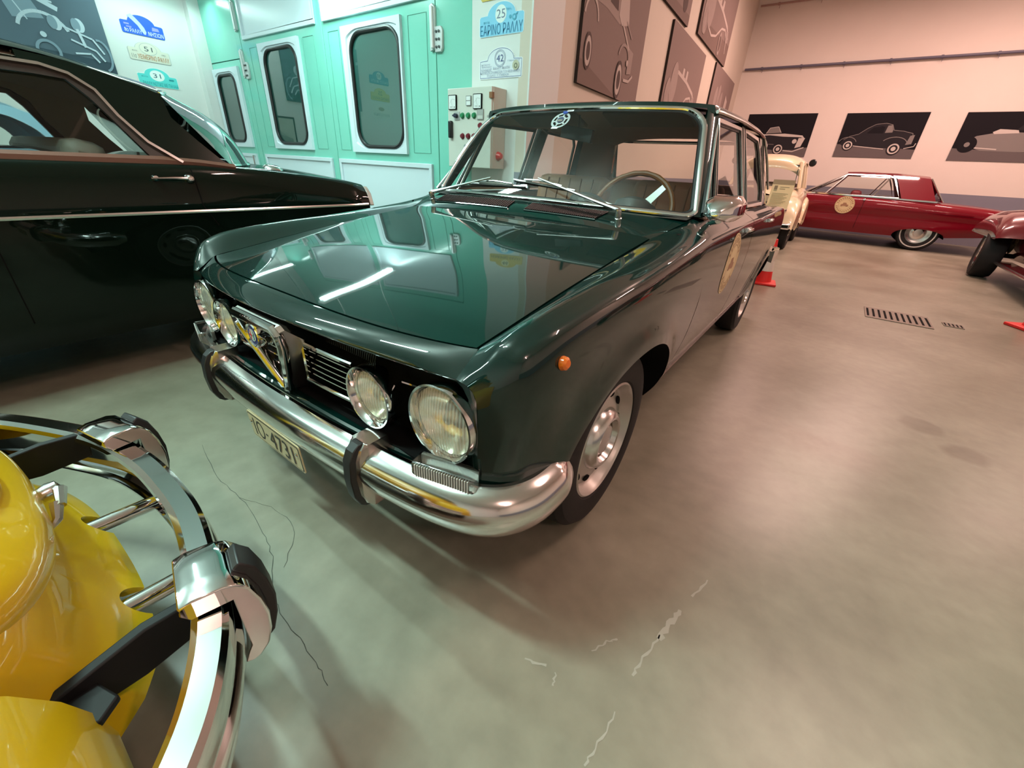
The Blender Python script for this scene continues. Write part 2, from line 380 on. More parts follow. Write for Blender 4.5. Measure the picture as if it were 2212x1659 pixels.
# ------------------------------------------------------------------ lamps
def tube_lamp(loc, axis, color, power, label, length=1.25, estr=9, uplight=0):
    o=thing('fluorescent_lamp',label,'lamp',loc,'ceiling lamps')
    ax=Vector(axis); sd=Vector((-ax.y,ax.x,0)); l=Vector(loc)
    mb=MB(); rot=Matrix((ax,sd,Vector((0,0,1)))).transposed()
    mb.box(l+V3(0,0,.05),(length+.06,.16,.05),rot); mb.build('lamp_housing',mat('lamp_white',(.8,.8,.8),.4),o,bevel=.005)
    em=mat('tube_%g_%g'%(color[1],estr),(1,1,1),.5,emit=color,estr=estr)
    for s in (-1,1):
        t=MB(); t.tube([l+sd*(.045*s)-ax*length/2,l+sd*(.045*s)+ax*length/2],.016,10); t.build('lamp_tube',em,o)
    a=area_light('lamp_light',(0,0,-.03),length,.12,power,color,None)
    a.parent=o; a.rotation_euler=(0,0,math.atan2(ax.y,ax.x))
    if uplight:  # upward light added to brighten the ceiling
        b=area_light('added_uplight',(0,0,.10),length,.12,uplight,color,None); b.parent=o; b.rotation_euler=(math.pi,0,math.atan2(ax.y,ax.x))
    if l.z>ZC-.3:
        r=MB(); r.tube([l+V3(0,0,.07),(l.x,l.y,ZC)],.01,6); r.build('hanger',CHROME2,o)
    else:
        for s in (-.4,.4): r=MB(); r.tube([l+ax*s+V3(0,0,.07),(l.x+ax.x*s,l.y+ax.y*s,ZC)],.008,6); r.build('hanger',CHROME2,o)
    return o
for i,x in enumerate((-7.3,-4.08)):
    tube_lamp((x,1.85,3.02),(0,1,0),COOL,(14,48)[i],'white tube lamp hung in front of the mint booth, %s'%('by the white corner wall','by the middle doors')[i])
for i,(x,y) in enumerate(((-3.4,-.9),(-1.2,-1.9),(-4.6,-3.6))):
    tube_lamp((x,y,4.3),(1,0,0),COOL,(120,190,110)[i],'white tube lamp hung above the %s'%('black-green saloon','yellow car','hall behind the photographer')[i],uplight=(40,90,70)[i])
for i,(x,y) in enumerate(((1.9,7.5),(5.4,9.4),(2.9,10.6),(.1,9.9),(2.7,2.6),(4.6,-2.6))):  # last two are added fill for camera-facing surfaces, no known fixtures
    tube_lamp((x,y,4.7),(1,0,0),WARM,(180,115,135,120,110,90)[i],'warm tube lamp hung over the far half of the hall, %s'%('by the beige wall','by the right wall','above the red coupe','above the ivory car','added fill beside the middle saloon','added fill behind the photographer')[i],uplight=(20,10,0,0,20,60)[i])
# ------------------------------------------------------------------ the dark green four-headlamp saloon
SED = thing('sedan_car','dark green four-headlamp saloon with round cream door sticker, nearest whole car in the middle','car',(0,1.4,0))
# half-body control sections: y, then nine (x,z) from bonnet edge / window base down to the sill
SEC=[(-.572,[(.607,.706),(.634,.702),(.650,.692),(.659,.674),(.663,.64),(.664,.60),(.664,.54),(.668,.49),(.672,.46)]),
(-.548,[(.606,.722),(.655,.738),(.680,.730),(.698,.712),(.706,.67),(.709,.61),(.707,.54),(.705,.485),(.702,.45)]),
(-.505,[(.606,.749),(.668,.784),(.703,.779),(.728,.762),(.741,.715),(.745,.63),(.741,.55),(.735,.48),(.73,.44)]),
(-.42,[(.606,.763),(.673,.811),(.715,.806),(.744,.788),(.757,.735),(.760,.64),(.756,.55),(.748,.46),(.742,.42)]),
(-.2,[(.606,.798),(.676,.834),(.720,.830),(.752,.815),(.766,.76),(.768,.66),(.760,.55),(.738,.40),(.70,.30)]),
(.05,[(.606,.833),(.679,.852),(.725,.847),(.758,.833),(.770,.78),(.772,.68),(.760,.52),(.730,.38),(.69,.29)]),
(.40,[(.606,.878),(.682,.886),(.730,.880),(.763,.863),(.774,.80),(.775,.70),(.760,.52),(.728,.37),(.688,.285)]),
(.62,[(.690,.928),(.712,.915),(.742,.900),(.766,.877),(.776,.81),(.776,.70),(.760,.52),(.726,.37),(.686,.285)]),
(.95,[(.705,.936),(.720,.921),(.748,.905),(.769,.884),(.778,.82),(.778,.70),(.760,.52),(.726,.37),(.686,.285)]),
(1.6,[(.705,.940),(.720,.925),(.748,.909),(.769,.889),(.778,.82),(.778,.70),(.760,.52),(.726,.37),(.686,.285)]),
(2.2,[(.698,.940),(.714,.926),(.742,.911),(.762,.891),(.772,.82),(.773,.70),(.757,.52),(.724,.37),(.686,.29)]),
(2.75,[(.640,.925),(.690,.920),(.724,.908),(.744,.888),(.756,.82),(.757,.70),(.745,.54),(.715,.40),(.686,.32)]),
(3.3,[(.620,.905),(.670,.902),(.702,.890),(.722,.868),(.736,.80),(.738,.69),(.728,.54),(.705,.42),(.68,.36)]),
(3.58,[(.600,.890),(.648,.884),(.676,.868),(.694,.845),(.704,.79),(.706,.68),(.70,.54),(.685,.44),(.665,.38)])]
ys=np.array([s[0] for s in SEC]); NV=8*9
VF=np.array([np.array(spl(s[1],9)) for s in SEC])         # stations x (nv) x 2
def side(y):                                               # cubic Hermite along y of whole profile
    y=min(max(y,ys[0]),ys[-1]); i=min(max(np.searchsorted(ys,y)-1,0),len(ys)-2)
    h=ys[i+1]-ys[i]; t=(y-ys[i])/h
    def tan(k):
        if k==0: return (VF[1]-VF[0])/(ys[1]-ys[0])
        if k==len(ys)-1: return (VF[-1]-VF[-2])/(ys[-1]-ys[-2])
        a=(VF[k]-VF[k-1])/(ys[k]-ys[k-1]); b=(VF[k+1]-VF[k])/(ys[k+1]-ys[k])
        return np.where(a*b>0,2*a*b/np.where(np.abs(a+b)<1e-9,1,a+b),0)
    m0,m1=tan(i)*h,tan(i+1)*h
    return (2*t**3-3*t*t+1)*VF[i]+(t**3-2*t*t+t)*m0+(-2*t**3+3*t*t)*VF[i+1]+(t**3-t*t)*m1
ARCH=[(.0,.30,.395,.335),(2.57,.30,.37,.285)]
def aq(y,z,A):
    yc,zc,a,b=A; n=2.25
    return (abs((y-yc)/a)**n+(max(z-zc,0)/b)**n)**(1/n)
def sxz(y,z):
    P=side(y); return float(np.interp(-z,-P[8:,1],P[8:,0]))
def sidepanel(name,eA,eB,ncol,arches,mats=PAINT):
    zr=lambda e,z: np.interp(z,[p[0] for p in e],[p[1] for p in e])
    rows=[]
    for j in range(NV+1):
        row=[]
        zz=None
        for i in range(ncol+1):
            if zz is None:
                ym=(eA[0][1]+eB[0][1])/2; zz=side(ym)[j][1]
            y0,y1=zr(eA,zz),zr(eB,zz)
            y=y0+(y1-y0)*i/ncol; x,z=side(y)[j]
            for A in arches:
                q=aq(y,z,A)
                if q>=1: x+=.022*math.exp(-((q-1)/.17)**2)*min(1,max(0,(z-.22)/.2))
            row.append([x,y,z])
        rows.append(row)
    mb=MB(); mb.grid(rows)
    V=[list(v) for v in mb.v]; keep=[]
    for f in mb.f:
        c=np.mean([V[k] for k in f],0)
        if all(aq(c[1],c[2],A)>=1 for A in arches): keep.append(f)
    ks=set(keep); edge={k for f in mb.f if f not in ks for k in f}
    for i_,v in enumerate(V):
        for A in arches:
            q=aq(v[1],v[2],A)
            if .5<q<1 or (i_ in edge and .3<q<1.25):
                v[1]=A[0]+(v[1]-A[0])/q
                if v[2]>A[1]: v[2]=A[1]+(v[2]-A[1])/q
                P=side(v[1]); v[0]=sxz(v[1],v[2])+.022*min(1,max(0,(v[2]-.22)/.2))
    used=sorted({k for f in keep for k in f}); mp={k:i for i,k in enumerate(used)}
    mb.v=[tuple(V[k]) for k in used]; mb.f=[tuple(mp[k] for k in f) for f in keep]; mb.m=[0]*len(mb.f)
    return mb
def pair(mb,name,mats,parent,**k):
    a=mb.build(name,mats,parent,**k); mb.v=[(-x,y,z) for x,y,z in mb.v]; return a,mb.build(name,mats,parent,**k)
def both(mb_fn,name,mats,parent,ang=40,labels=None):
    out=[]
    for s in (1,-1):
        mb=mb_fn()
        if s<0: mb.v=[(-x,y,z) for x,y,z in mb.v]
        out.append(mb.build(name,mats,parent,ang=ang,solid=0))
    return out
GAPF=[(.29,.545),(.38,.57),(.50,.60),(.65,.60),(.78,.56),(.86,.505),(.93,.46)]
sh=lambda e,d:[(a,b+d) for a,b in e]
GAPB=[(.29,1.43),(.93,1.45)]
GAPR=[(.29,2.06),(.5,2.14),(.62,2.24),(.75,2.30),(.93,2.26)]
both(lambda:sidepanel('f',[(0,-.572)],GAPF,96,[ARCH[0]]),'fender',PAINT,SED)
fd=both(lambda:sidepanel('d',sh(GAPF,.009),GAPB,60,[]),'front_door',PAINT,SED)
rd=both(lambda:sidepanel('d',sh(GAPB,.008),GAPR,56,[ARCH[1]]),'rear_door',PAINT,SED)
both(lambda:sidepanel('q',sh(GAPR,.006),[(0,3.58)],80,[ARCH[1]]),'rear_wing',PAINT,SED)
for s in (1,-1):
    for e in (GAPF,GAPB,GAPR):  # black strips set behind the door gaps as painted shade
        mb=MB(); mb.grid([[(s*(sxz(y0+d,z)-.012),y0+d,z) for d in (-.018,.024)] for z,y0 in [(zz,float(np.interp(zz,[a for a,b in e],[b for a,b in e]))+.003) for zz in np.linspace(.30,.90,24)]]); mb.build('gap_shade_strip',BLACK,SED,recalc=False)
# wheel wells and lips
def well(s,A):
    mb=MB()
    for A in (A,):
        pts=[]
        for k in range(33):
            t=math.pi*k/32; c,sn=math.cos(t),math.sin(t); n=2.25
            q=(abs(c)**n+abs(sn)**n)**(1/n)
            pts.append((A[0]+A[2]*c/q,A[1]+A[3]*sn/q))
        pts=[(A[0]+A[2],.27)]+pts+[(A[0]-A[2],.27)]
        mb.grid([[(s*(sxz(y,max(z,.29))+.022*min(1,max(0,(z-.22)/.2))-.003 if k==0 else .42),y,max(z,.29)) for y,z in pts] for k in (0,1)])
        mb.add([(s*.42,y,z) for y,z in pts],[tuple(range(len(pts)))])
    return mb
for s in (1,-1):
    for A in ARCH: well(s,A).build('wheel_well',BLACK,SED,recalc=False)
# black inner shell under the panels so that gaps stay dark
mb=MB()
for y0,y1,w_ in ((-.50,-.41,.6),(.41,2.18,.66),(2.96,3.45,.6)): mb.box((0,(y0+y1)/2,.31),(2*w_,y1-y0,.12))
mb.box((0,1.5,.36),(.82,3.9,.04)); mb.box((0,.43,.60),(1.30,.02,.56)); mb.box((0,-.44,.57),(1.18,.02,.30))
mb.build('underbody',BLACK,SED)
# ---- bonnet
def zedge(y): return np.interp(y,[-.62,-.5,-.4,-.2,.05,.25,.40,.5],[.729,.7505,.766,.7985,.8335,.861,.8785,.893])
_zy=np.linspace(-.62,.5,113); _zt=zedge(_zy)
for _ in range(30): _zt[1:-1]=(_zt[:-2]+2*_zt[1:-1]+_zt[2:])/4
def zb(x,y): return float(np.interp(y,_zy,_zt))+ (.027-.016*(min(max(y,-.6),.5)+.55))*(1-(abs(x)/.605)**2.2)
yF=lambda x:-.590+.085*(abs(x)/.604)**3
yRr=lambda x:.445-.035*(abs(x)/.604)**2.4
def bonnet():
    mb=MB(); rows=[]; nx,ny=60,60
    for i in range(nx+1):
        x=-.600+1.2*i/nx; row=[]
        y0,y1=yF(x)+.003,yRr(x)
        row.append((x,y0+.001,zb(x,y0)-.012))
        for j in range(ny+1):
            y=y0+(y1-y0)*j/ny; row.append((x,y,zb(x,y)))
        row.append((x,y1-.001,zb(x,y1)-.012)); rows.append(row)
    rows=[[(x+(.001 if k==0 else -.001),y,z-.012) for x,y,z in r] if False else r for k,r in enumerate(rows)]
    e0=[(x,y,z-.012) for x,y,z in rows[0]]; e1=[(x,y,z-.012) for x,y,z in rows[-1]]
    mb.grid([e0]+rows+[e1]); return mb
bonnet().build('bonnet',PAINT,SED,ang=50)
mb=MB()      # dark channel under the bonnet gap
mb.grid([[(x,y,zb(x,y)-.02) for y in (yF(x)-.02,-.3,0,.3,.44)] for x in np.linspace(-.615,.615,21)]); mb.build('bonnet_channel',BLACK,SED)
# ---- nose panel between bonnet and grille, with rolled lip
def nose():
    rows=[]
    for i in range(61):
        x=-.607+1.214*i/60; u=abs(x)/.605
        g=np.array([x,yF(x)-.004,zb(min(max(x,-.6),.6),yF(x))+.0]); l=np.array([x,-.660+.094*u*u,.735-.032*u*u])
        row=[(g[0],g[1]+.001,g[2]-.014)]
        for k in range(13):
            t=k/12; p=g*(1-t)+l*t; b=.007*math.sin(math.pi*t)**.8*(1-min(1,u)**8)
            row.append((p[0],p[1]-b*.75,p[2]+b*.65))
        row+=[(x,l[1]+.002,l[2]-.006),(x,l[1]+.008,l[2]-.011),(x,l[1]+.05,l[2]-.012)]
        rows.append(row)
    return MB().grid(rows)
nose().build('nose_panel',PAINT,SED,ang=50)
# crease seam at the nose corners down to the lamps
mb=MB()
mb.grid([[(x,y,z) for x,y,z in ((.606,-.568,.704),(.634,-.572,.702),(.650,-.572,.692),(.659,-.572,.674),(.664,-.572,.60),(.664,-.572,.54),(.672,-.572,.46))],
         [(x,y,z) for x,y,z in ((.585,-.56,.697),(.60,-.562,.694),(.615,-.562,.686),(.63,-.562,.665),(.635,-.562,.60),(.63,-.562,.54),(.62,-.562,.47))]])
pair(mb,'lamp_surround',PAINT,SED)
# ---- grille recess, valance
mb=MB(); mb.box((0,-.520,.585),(1.27,.02,.25)); mb.box((0,-.56,.474),(1.24,.08,.01)); mb.build('grille_recess',BLACK,SED)
rows=[]
for i in range(41):
    x=-.67+1.34*i/40; u=abs(x)/.67; y=-.625+.065*u**3
    rows.append([(x,y+.03,.476),(x,y+.006,.478),(x,y,.474),(x,y-.001,.466),(x,y+.02,.43),(x,y+.06,.37),(x,y+.11,.31),(x,y+.2,.27)])
MB().grid(rows).build('front_valance',PAINT,SED)
def bar(x0,x1,yc,z,h,d=.012,curve=.0):
    rows=[]
    for k in range(9):
        x=x0+(x1-x0)*k/8; y=yc+.06*(abs(x)/.6)**3
        rows.append([(x,y+d,z+h/2),(x,y+d*.3,z+h/2),(x,y,z+h*.25),(x,y,z-h*.25),(x,y+d*.3,z-h/2),(x,y+d,z-h/2)])
    return MB().grid(rows)
for s in (1,-1):
    a,b=(.095,.30) if s>0 else (-.30,-.095)
    GR=mb=MB()
    for z,h in ((.648,.013),(.545,.011)): t=bar(a,b,-.612,z,h); mb.add(t.v,t.f)
    e=.099*s; mb.tube([(e,-.606,.546),(e,-.606,.647)],.006,6)
    gr=mb.build('side_grille',CHROME,SED)
    m2=MB()
    for k in range(5): t=bar(a,b,-.600,.5625+.0165*k,.0055,.02); m2.add(t.v,t.f)
    m2.build('grille_bars',CHROME,gr)
    ms=MB()
    for k in range(34): xx=a+(b-a)*k/33*1.25 if s>0 else b+(a-b)*k/33*1.25; ms.add([(xx,-.575,.66),(xx+.003,-.575,.66),(xx+.003+.012,-.575,.695),(xx+.012,-.575,.695)],[(0,1,2,3)])
    ms.build('wire_mesh',GLOSSBLACK,gr)
# ---- the shield grille
sh_=[(-.098,.700),(.098,.700),(.108,.690),(.103,.655),(.012,.497),(0,.490),(-.012,.497),(-.103,.655),(-.108,.690)]
def shield_path(n=1.0,dy=0): return [(x*n,-.622-dy-.046*(z-.49)/.21,.60+(z-.60)*n) for x,z in sh_]
mb=MB(); mb.tube(shield_path(),.0135,10,closed=True,up=(0,1,0))
pp=shield_path(1.08); qq=[(x,y+(.012 if z>.69 else .05),z) for x,y,z in shield_path(1.13)]
SHG=mb.build('shield_grille',CHROME,SED); m1=MB(); m1.grid([pp,qq],cv=True); m1.build('shield_flank',mat('satin_metal',(.70,.66,.62),.28,1.0),SHG)
m2=MB()
for z in (.535,.565,.595,.625,.650):
    hw=(z-.49)/.165*.092; t=bar(-hw,hw,-.610-.046*(z-.49)/.21,z,.007,.015); m2.add(t.v,t.f)
m2.build('shield_bars',CHROME,SHG)
mb=MB(); mb.prism([(x*.97,-.590-.046*(z-.49)/.21,z) for x,z in sh_],(0,.004,0)); mb.build('shield_backing',mat('dark_brown_recess',(.02,.012,.010),.6),SHG)
# badge: round, wide ring, cross on the left half and a wavy green figure on the right half
mb=MB(); mb.lathe([(0,.006),(.026,.006),(.030,.010),(.033,.008),(.034,0),(.034,-.03)],(0,-.672,.664),(0,-1,0),32); BG=mb.build('badge',CHROME,SHG)
S=Sheet((0,-.6785,.664),(1,0,0),(0,0,1)); S.h=.0004
S.disc(0,0,.027,0); S.ring(0,0,.0245,.0255,2); S.disc(0,0,.0165,1); S.poly([(0,-.0165)]+[(.0165*math.sin(R(a)),-.0165*math.cos(R(a))) for a in range(20,180,20)]+[(0,.0165)],3)
S.rect(-.0095,-.012,-.0065,.012,4); S.rect(-.0155,-.002,-.001,.002,4)
S.line([(.004,-.012),(.010,-.007),(.004,-.001),(.010,.005),(.006,.011)],.003,5)
for k in range(9): 
    a=R(150-15*k); S.poly([(.0183*math.cos(a)-.0018*math.sin(a),.0183*math.sin(a)+.0018*math.cos(a)),(.0183*math.cos(a)+.0018*math.sin(a),.0183*math.sin(a)-.0018*math.cos(a)),(.0235*math.cos(a)+.0008*math.sin(a),.0235*math.sin(a)-.0008*math.cos(a)),(.0235*math.cos(a)-.0008*math.sin(a),.0235*math.sin(a)+.0008*math.cos(a))],2)
S.mb.build('badge_print',[mat('navy_enamel',(.03,.05,.22),.3),mat('white_enamel',(.7,.7,.7),.4),mat('gold_print',(.62,.58,.50),.35,.6),mat('pale_blue_enamel',(.45,.55,.65),.4),mat('red_enamel',(.55,.02,.03),.4),mat('green_enamel',(.03,.20,.09),.4)],BG,recalc=False)
# ---- headlamps
def lamp(x,y,z,r,rr,depth,label):
    O=(x,y,z); ax=(0,-1,0)
    h=MB(); h.lathe([(rr*.94,-depth),(rr,-.012),(rr*1.015,.004),(rr*.985,.014),(rr*.93,.014),(r+.003,.004),(r+.001,-.006)],O,ax,48); L=h.build('headlamp',CHROME,SED); L['label']=label
    b=MB(); b.lathe([(0,-.05),(r*.35,-.047),(r*.75,-.032),(r,-.008)],O,ax,40); b.build('reflector',mat('lamp_reflector',(.88,.86,.80),.15,1.0),L)
    bu=MB(); bu.lathe([(0,.0-.008),(.012,-.012),(.016,-.03),(.014,-.05)],O,ax,16); bu.build('bulb_cap',mat('bulb_cap',(.35,.34,.32),.2,.9),L)
    g=MB(); n=48; rows=[]
    for k in range(10):
        t=k/9; rows.append([(r*t,.010*(1-t*t)+.002)])
    g.lathe([(r*k/10+1e-4,.012*(1-(k/10)**2)+.001) for k in range(11)],O,ax,48); g.build('lens',MATS['fluted_lens'],L)
    return L
def fluted():
    m=bpy.data.materials.new('fluted_lens'); m.use_nodes=True; nt=m.node_tree; b=nt.nodes['Principled BSDF']; L=nt.links.new
    out=[n for n in nt.nodes if n.type=='OUTPUT_MATERIAL'][0]
    b.inputs['Base Color'].default_value=(.95,.91,.80,1); b.inputs['Roughness'].default_value=.05; b.inputs['Metallic'].default_value=.0; b.inputs['Coat Weight'].default_value=.5
    tr=nt.nodes.new('ShaderNodeBsdfTransparent'); tr.inputs[0].default_value=(.97,.95,.86,1); mx=nt.nodes.new('ShaderNodeMixShader')
    tc=nt.nodes.new('ShaderNodeTexCoord'); wv=nt.nodes.new('ShaderNodeTexWave'); wv.wave_type='BANDS'; wv.bands_direction='X'; wv.inputs['Scale'].default_value=38; wv.inputs['Distortion'].default_value=.6
    L(tc.outputs['Object'],wv.inputs['Vector'])
    wv2=nt.nodes.new('ShaderNodeTexWave'); wv2.wave_type='BANDS'; wv2.bands_direction='Z'; wv2.inputs['Scale'].default_value=9; wv2.inputs['Distortion'].default_value=2.5; L(tc.outputs['Object'],wv2.inputs['Vector'])
    ad=nt.nodes.new('ShaderNodeMath'); ad.operation='ADD'; L(wv.outputs['Fac'],ad.inputs[0]); L(wv2.outputs['Fac'],ad.inputs[1])
    bp=nt.nodes.new('ShaderNodeBump'); bp.inputs['Strength'].default_value=.4; bp.inputs['Distance'].default_value=.003; L(ad.outputs[0],bp.inputs['Height']); L(bp.outputs['Normal'],b.inputs['Normal'])
    mp=nt.nodes.new('ShaderNodeMapRange'); mp.inputs['To Min'].default_value=.27; mp.inputs['To Max'].default_value=.40; L(wv.outputs['Fac'],mp.inputs['Value']); L(mp.outputs[0],mx.inputs[0])
    L(tr.outputs[0],mx.inputs[1]); L(b.outputs[0],mx.inputs[2]); L(mx.outputs[0],out.inputs[0]); MATS['fluted_lens']=m
fluted()
for s,nm in ((1,'nearer the camera'),(-1,'on the far side')):
    lamp(s*.568,-.574,.591,.081,.093,.05,'large outer headlamp '+nm); lamp(s*.362,-.600,.588,.0615,.078,.09,'small inner headlamp '+nm)
    mb=MB(); t=bar(*(sorted((s*.437,s*.478))),-.592,.640,.008,.03); mb.add(t.v,t.f); mb.build('trim_bar',CHROME,SED)
# ---- front bumper with overriders
bp_=[(-.745,-.36),(-.752,-.43),(-.742,-.505),(-.700,-.565),(-.62,-.602),(-.48,-.625),(-.25,-.642),(0,-.648),(.25,-.642),(.48,-.625),(.62,-.602),(.700,-.565),(.742,-.505),(.752,-.43),(.745,-.36)]
path=[(p[0],p[1],.43) for p in spl([(a,b) for a,b in bp_],8)]
prof=[(a-.006,b) for a,b in ((0,.053),(.012,.056),(.028,.051),(.044,.040),(.056,.024),(.062,.004),(.061,-.012),(.051,-.040),(.038,-.060),(.020,-.068),(0,-.067),(-.004,-.03),(-.004,.03))]
prof=[(a,b) for a,b in prof]
def bumper_mesh():
    mb=MB(); P=[Vector(p) for p in path]; rows=[]; L=len(P)
    for i,p in enumerate(P):
        T=(P[min(i+1,L-1)]-P[max(i-1,0)]).normalized(); N=Vector((T.y,-T.x,0))
        e=min(1,(min(i,L-1-i)+1.5)/8); k=.55+.45*e**.6
        rows.append([p+N*(a*k)+V3(0,0,b*k) for a,b in prof])
    mb.grid(rows,cv=True); n=len(prof); mb.add(rows[0],[tuple(range(n))]); mb.add(rows[-1],[tuple(range(n))]); return mb
BMP=bumper_mesh().build('front_bumper',mat('brushed_bumper',(.74,.73,.72),.13,1.0,bump=(6,.05,.004)),SED,ang=28)
def overrider(x,s):
    A=V3(x,-.660,.418); mb=MB(); rows=[]
    zs=[(-.092,.004),(-.080,.018),(-.05,.030),(.0,.034),(.05,.030),(.075,.018),(.088,.002)]
    for z,d in zs:
        w0=.036-.008*abs(z)/.1; rows.append([A+V3(-w0,.06,z),A+V3(-w0,-.0,z),A+V3(-w0*.75,-d*.75,z),A+V3(-w0*.38,-d,z),A+V3(w0*.38,-d,z),A+V3(w0*.75,-d*.75,z),A+V3(w0,-.0,z),A+V3(w0,.06,z)])
    mb.grid(rows,cv=True); n=8; mb.add(rows[0],[tuple(range(n))]); mb.add(rows[-1],[tuple(range(n))]); o=mb.build('overrider',mat('worn_chrome',(.52,.48,.45),.22,1.0),BMP,ang=25,bevel=.003)
    r=MB(); rr=[]
    for z,d in zs[0:]:
        q=-d-.011; w1=.014
        rr.append([A+V3(-.018,-d+.004,z),A+V3(-w1,q,z),A+V3(w1,q,z),A+V3(.018,-d+.004,z)])
    r.grid(rr,cv=True); r.add(rr[0],[(0,1,2,3)]); r.add(rr[-1],[(0,1,2,3)]); r.build('rubber_strip',RUBBER,o,ang=25,bevel=.002)
overrider(.385,1); overrider(-.385,-1)
# number plate hanging under the bumper
px0,px1=-.135,.135; pn=V3(0,-1,-.05).normalized()
S=Sheet((-.137,-.690,.305),(1,-.004,-.006),(0,-.05,1)); S.k=0
S.slab(rrect(0,0,.292,.092,.008),.003,0); S.h=.0005
S.poly(rrect(.004,.004,.288,.088,.007),1); S.poly(rrect(.007,.007,.285,.085,.006),0)
S.text('ΙΟ',.030,.015,.060,.062,1); S.rect(.100,.044,.113,.050,1); S.text('4731',.124,.015,.130,.062,1)
PLT=S.mb.build('number_plate',[mat('aged_cream_plate',(.66,.55,.33),.4),mat('plate_black',(.03,.025,.02),.5)],SED,recalc=False)
for u in (.018,.272): b=MB(); b.lathe([(0,.004),(.004,.003),(.006,0)],S.P(u,.058,.002),tuple(S.N),10); b.build('plate_screw',CHROME,PLT)
# indicator lamps under the outer headlamps, side markers
for s in (1,-1):
    mb=MB(); rot=Matrix.Rotation(R(14*s),3,'Z')
    mb.box((s*.605,-.604,.496),(.150,.046,.036),rot); o=mb.build('indicator_lamp',glass('ribbed_clear_plastic',(.80,.80,.78),1.5,.12),SED,bevel=.006)
    r=MB()
    for k in range(22): c=Vector((s*.605,-.604,.496))+rot@V3(-.063+.006*k,-.021,0); r.box(c,(.0025,.007,.028),rot)
    r.build('lens_ribs',mat('clear_rib',(.62,.62,.60),.25),o)
    bk=MB(); bk.box(Vector((s*.605,-.604,.496))+rot@V3(0,.018,0),(.14,.01,.030),rot); bk.build('indicator_back',mat('indicator_reflector',(.45,.45,.44),.3,.4),o)
    mk=MB(); mk.lathe([(0,.014),(.008,.0135),(.0135,.009),(.0155,0)],(s*.757,-.424,.738),(s,-.10,.2),20); mo=mk.build('side_marker_lamp',mat('amber_lens',(.75,.16,.01),.2,coat=.5),SED)
    mb=MB(); mb.tube([(s*(side(y)[64][0]+.004),y,side(y)[64][1]) for y in np.linspace(.42,2.12,18)],.008,6); mb.build('sill_trim',CHROME2,SED)
# ---- windscreen with chrome surround
def wsB(t): x=.672*t; return np.array([x,.575+.090*abs(t)**2,.955-.012*abs(t)**2])
def wsT(t): x=.549*t; return np.array([x,.875+.072*abs(t)**2,1.326-.008*abs(t)**2])
def ws(u,v,o=0):
    t=2*u-1; p=wsB(t)*(1-v)+wsT(t)*v; b=.018*math.sin(math.pi*v); return (p[0],p[1]-b*.6-o*.7,p[2]+b*.7+o*.6)
out_=[]
for cx,cy,a,rx,ry in ((1,1,0,.085,.22),(0,1,90,.085,.22),(0,0,180,.035,.06),(1,0,270,.035,.06)):
    for k in range(9):
        t=R(a+90*k/8); out_.append((abs(cx-rx) if cx else rx)+rx*math.cos(t)); out_.append((abs(cy-ry) if cy else ry)+ry*math.sin(t))
UV=[(out_[2*i],out_[2*i+1]) for i in range(len(out_)//2)]
def dens(P,n):
    Q=[]
    for i in range(len(P)):
        a,b=P[i],P[(i+1)%len(P)]; L=math.hypot(a[0]-b[0],a[1]-b[1]); m=max(1,int(L*n))
        Q+=[(a[0]+(b[0]-a[0])*k/m,a[1]+(b[1]-a[1])*k/m) for k in range(m)]
    return Q
UV=dens(UV,24)
mb=MB(); mb.grid([[ws(.5+(u-.5)*k/8,.5+(v-.5)*k/8) for u,v in UV] for k in range(0,9)],cv=True); WS=mb.build('windscreen',GLASS,SED)
mb=MB(); mb.sweep([ws(u,v,.002) for u,v in UV],[(math.cos(a)*.0105,math.sin(a)*.007) for a in np.linspace(0,2*math.pi,9)[:-1]],up=(0,-.6,.7),closed=True); mb.build('windscreen_trim',CHROME,WS)
# black rubber just inside
mb=MB(); mb.sweep([ws(.5+(u-.5)*.978,.5+(v-.5)*.957,-.004) for u,v in UV],[(math.cos(a)*.008,math.sin(a)*.005) for a in np.linspace(0,2*math.pi,7)[:-1]],up=(0,-.6,.7),closed=True); mb.build('windscreen_seal',RUBBER,WS)
# ---- cowl between bonnet and windscreen, with two vents
rows=[]
for i in range(61):
    t=-1+2*i/60; x=.672*t; xb=.606*t
    a=np.array([xb,yRr(xb)+.004,zb(xb,yRr(xb))]); b=np.array(ws((t+1)/2,0,.0)); b=b+np.array([0,-.012,-.008])
    if abs(t)>.97: a=np.array([xb,.41,.876])
    rows.append([(a[0],a[1]+.001,a[2]-.012)]+[tuple(a*(1-k/10)+b*(k/10)+np.array([0,0,.004*math.sin(math.pi*k/10)])) for k in range(11)]+[(b[0],b[1]+.03,b[2]-.01)])
COWL=MB().grid(rows); 
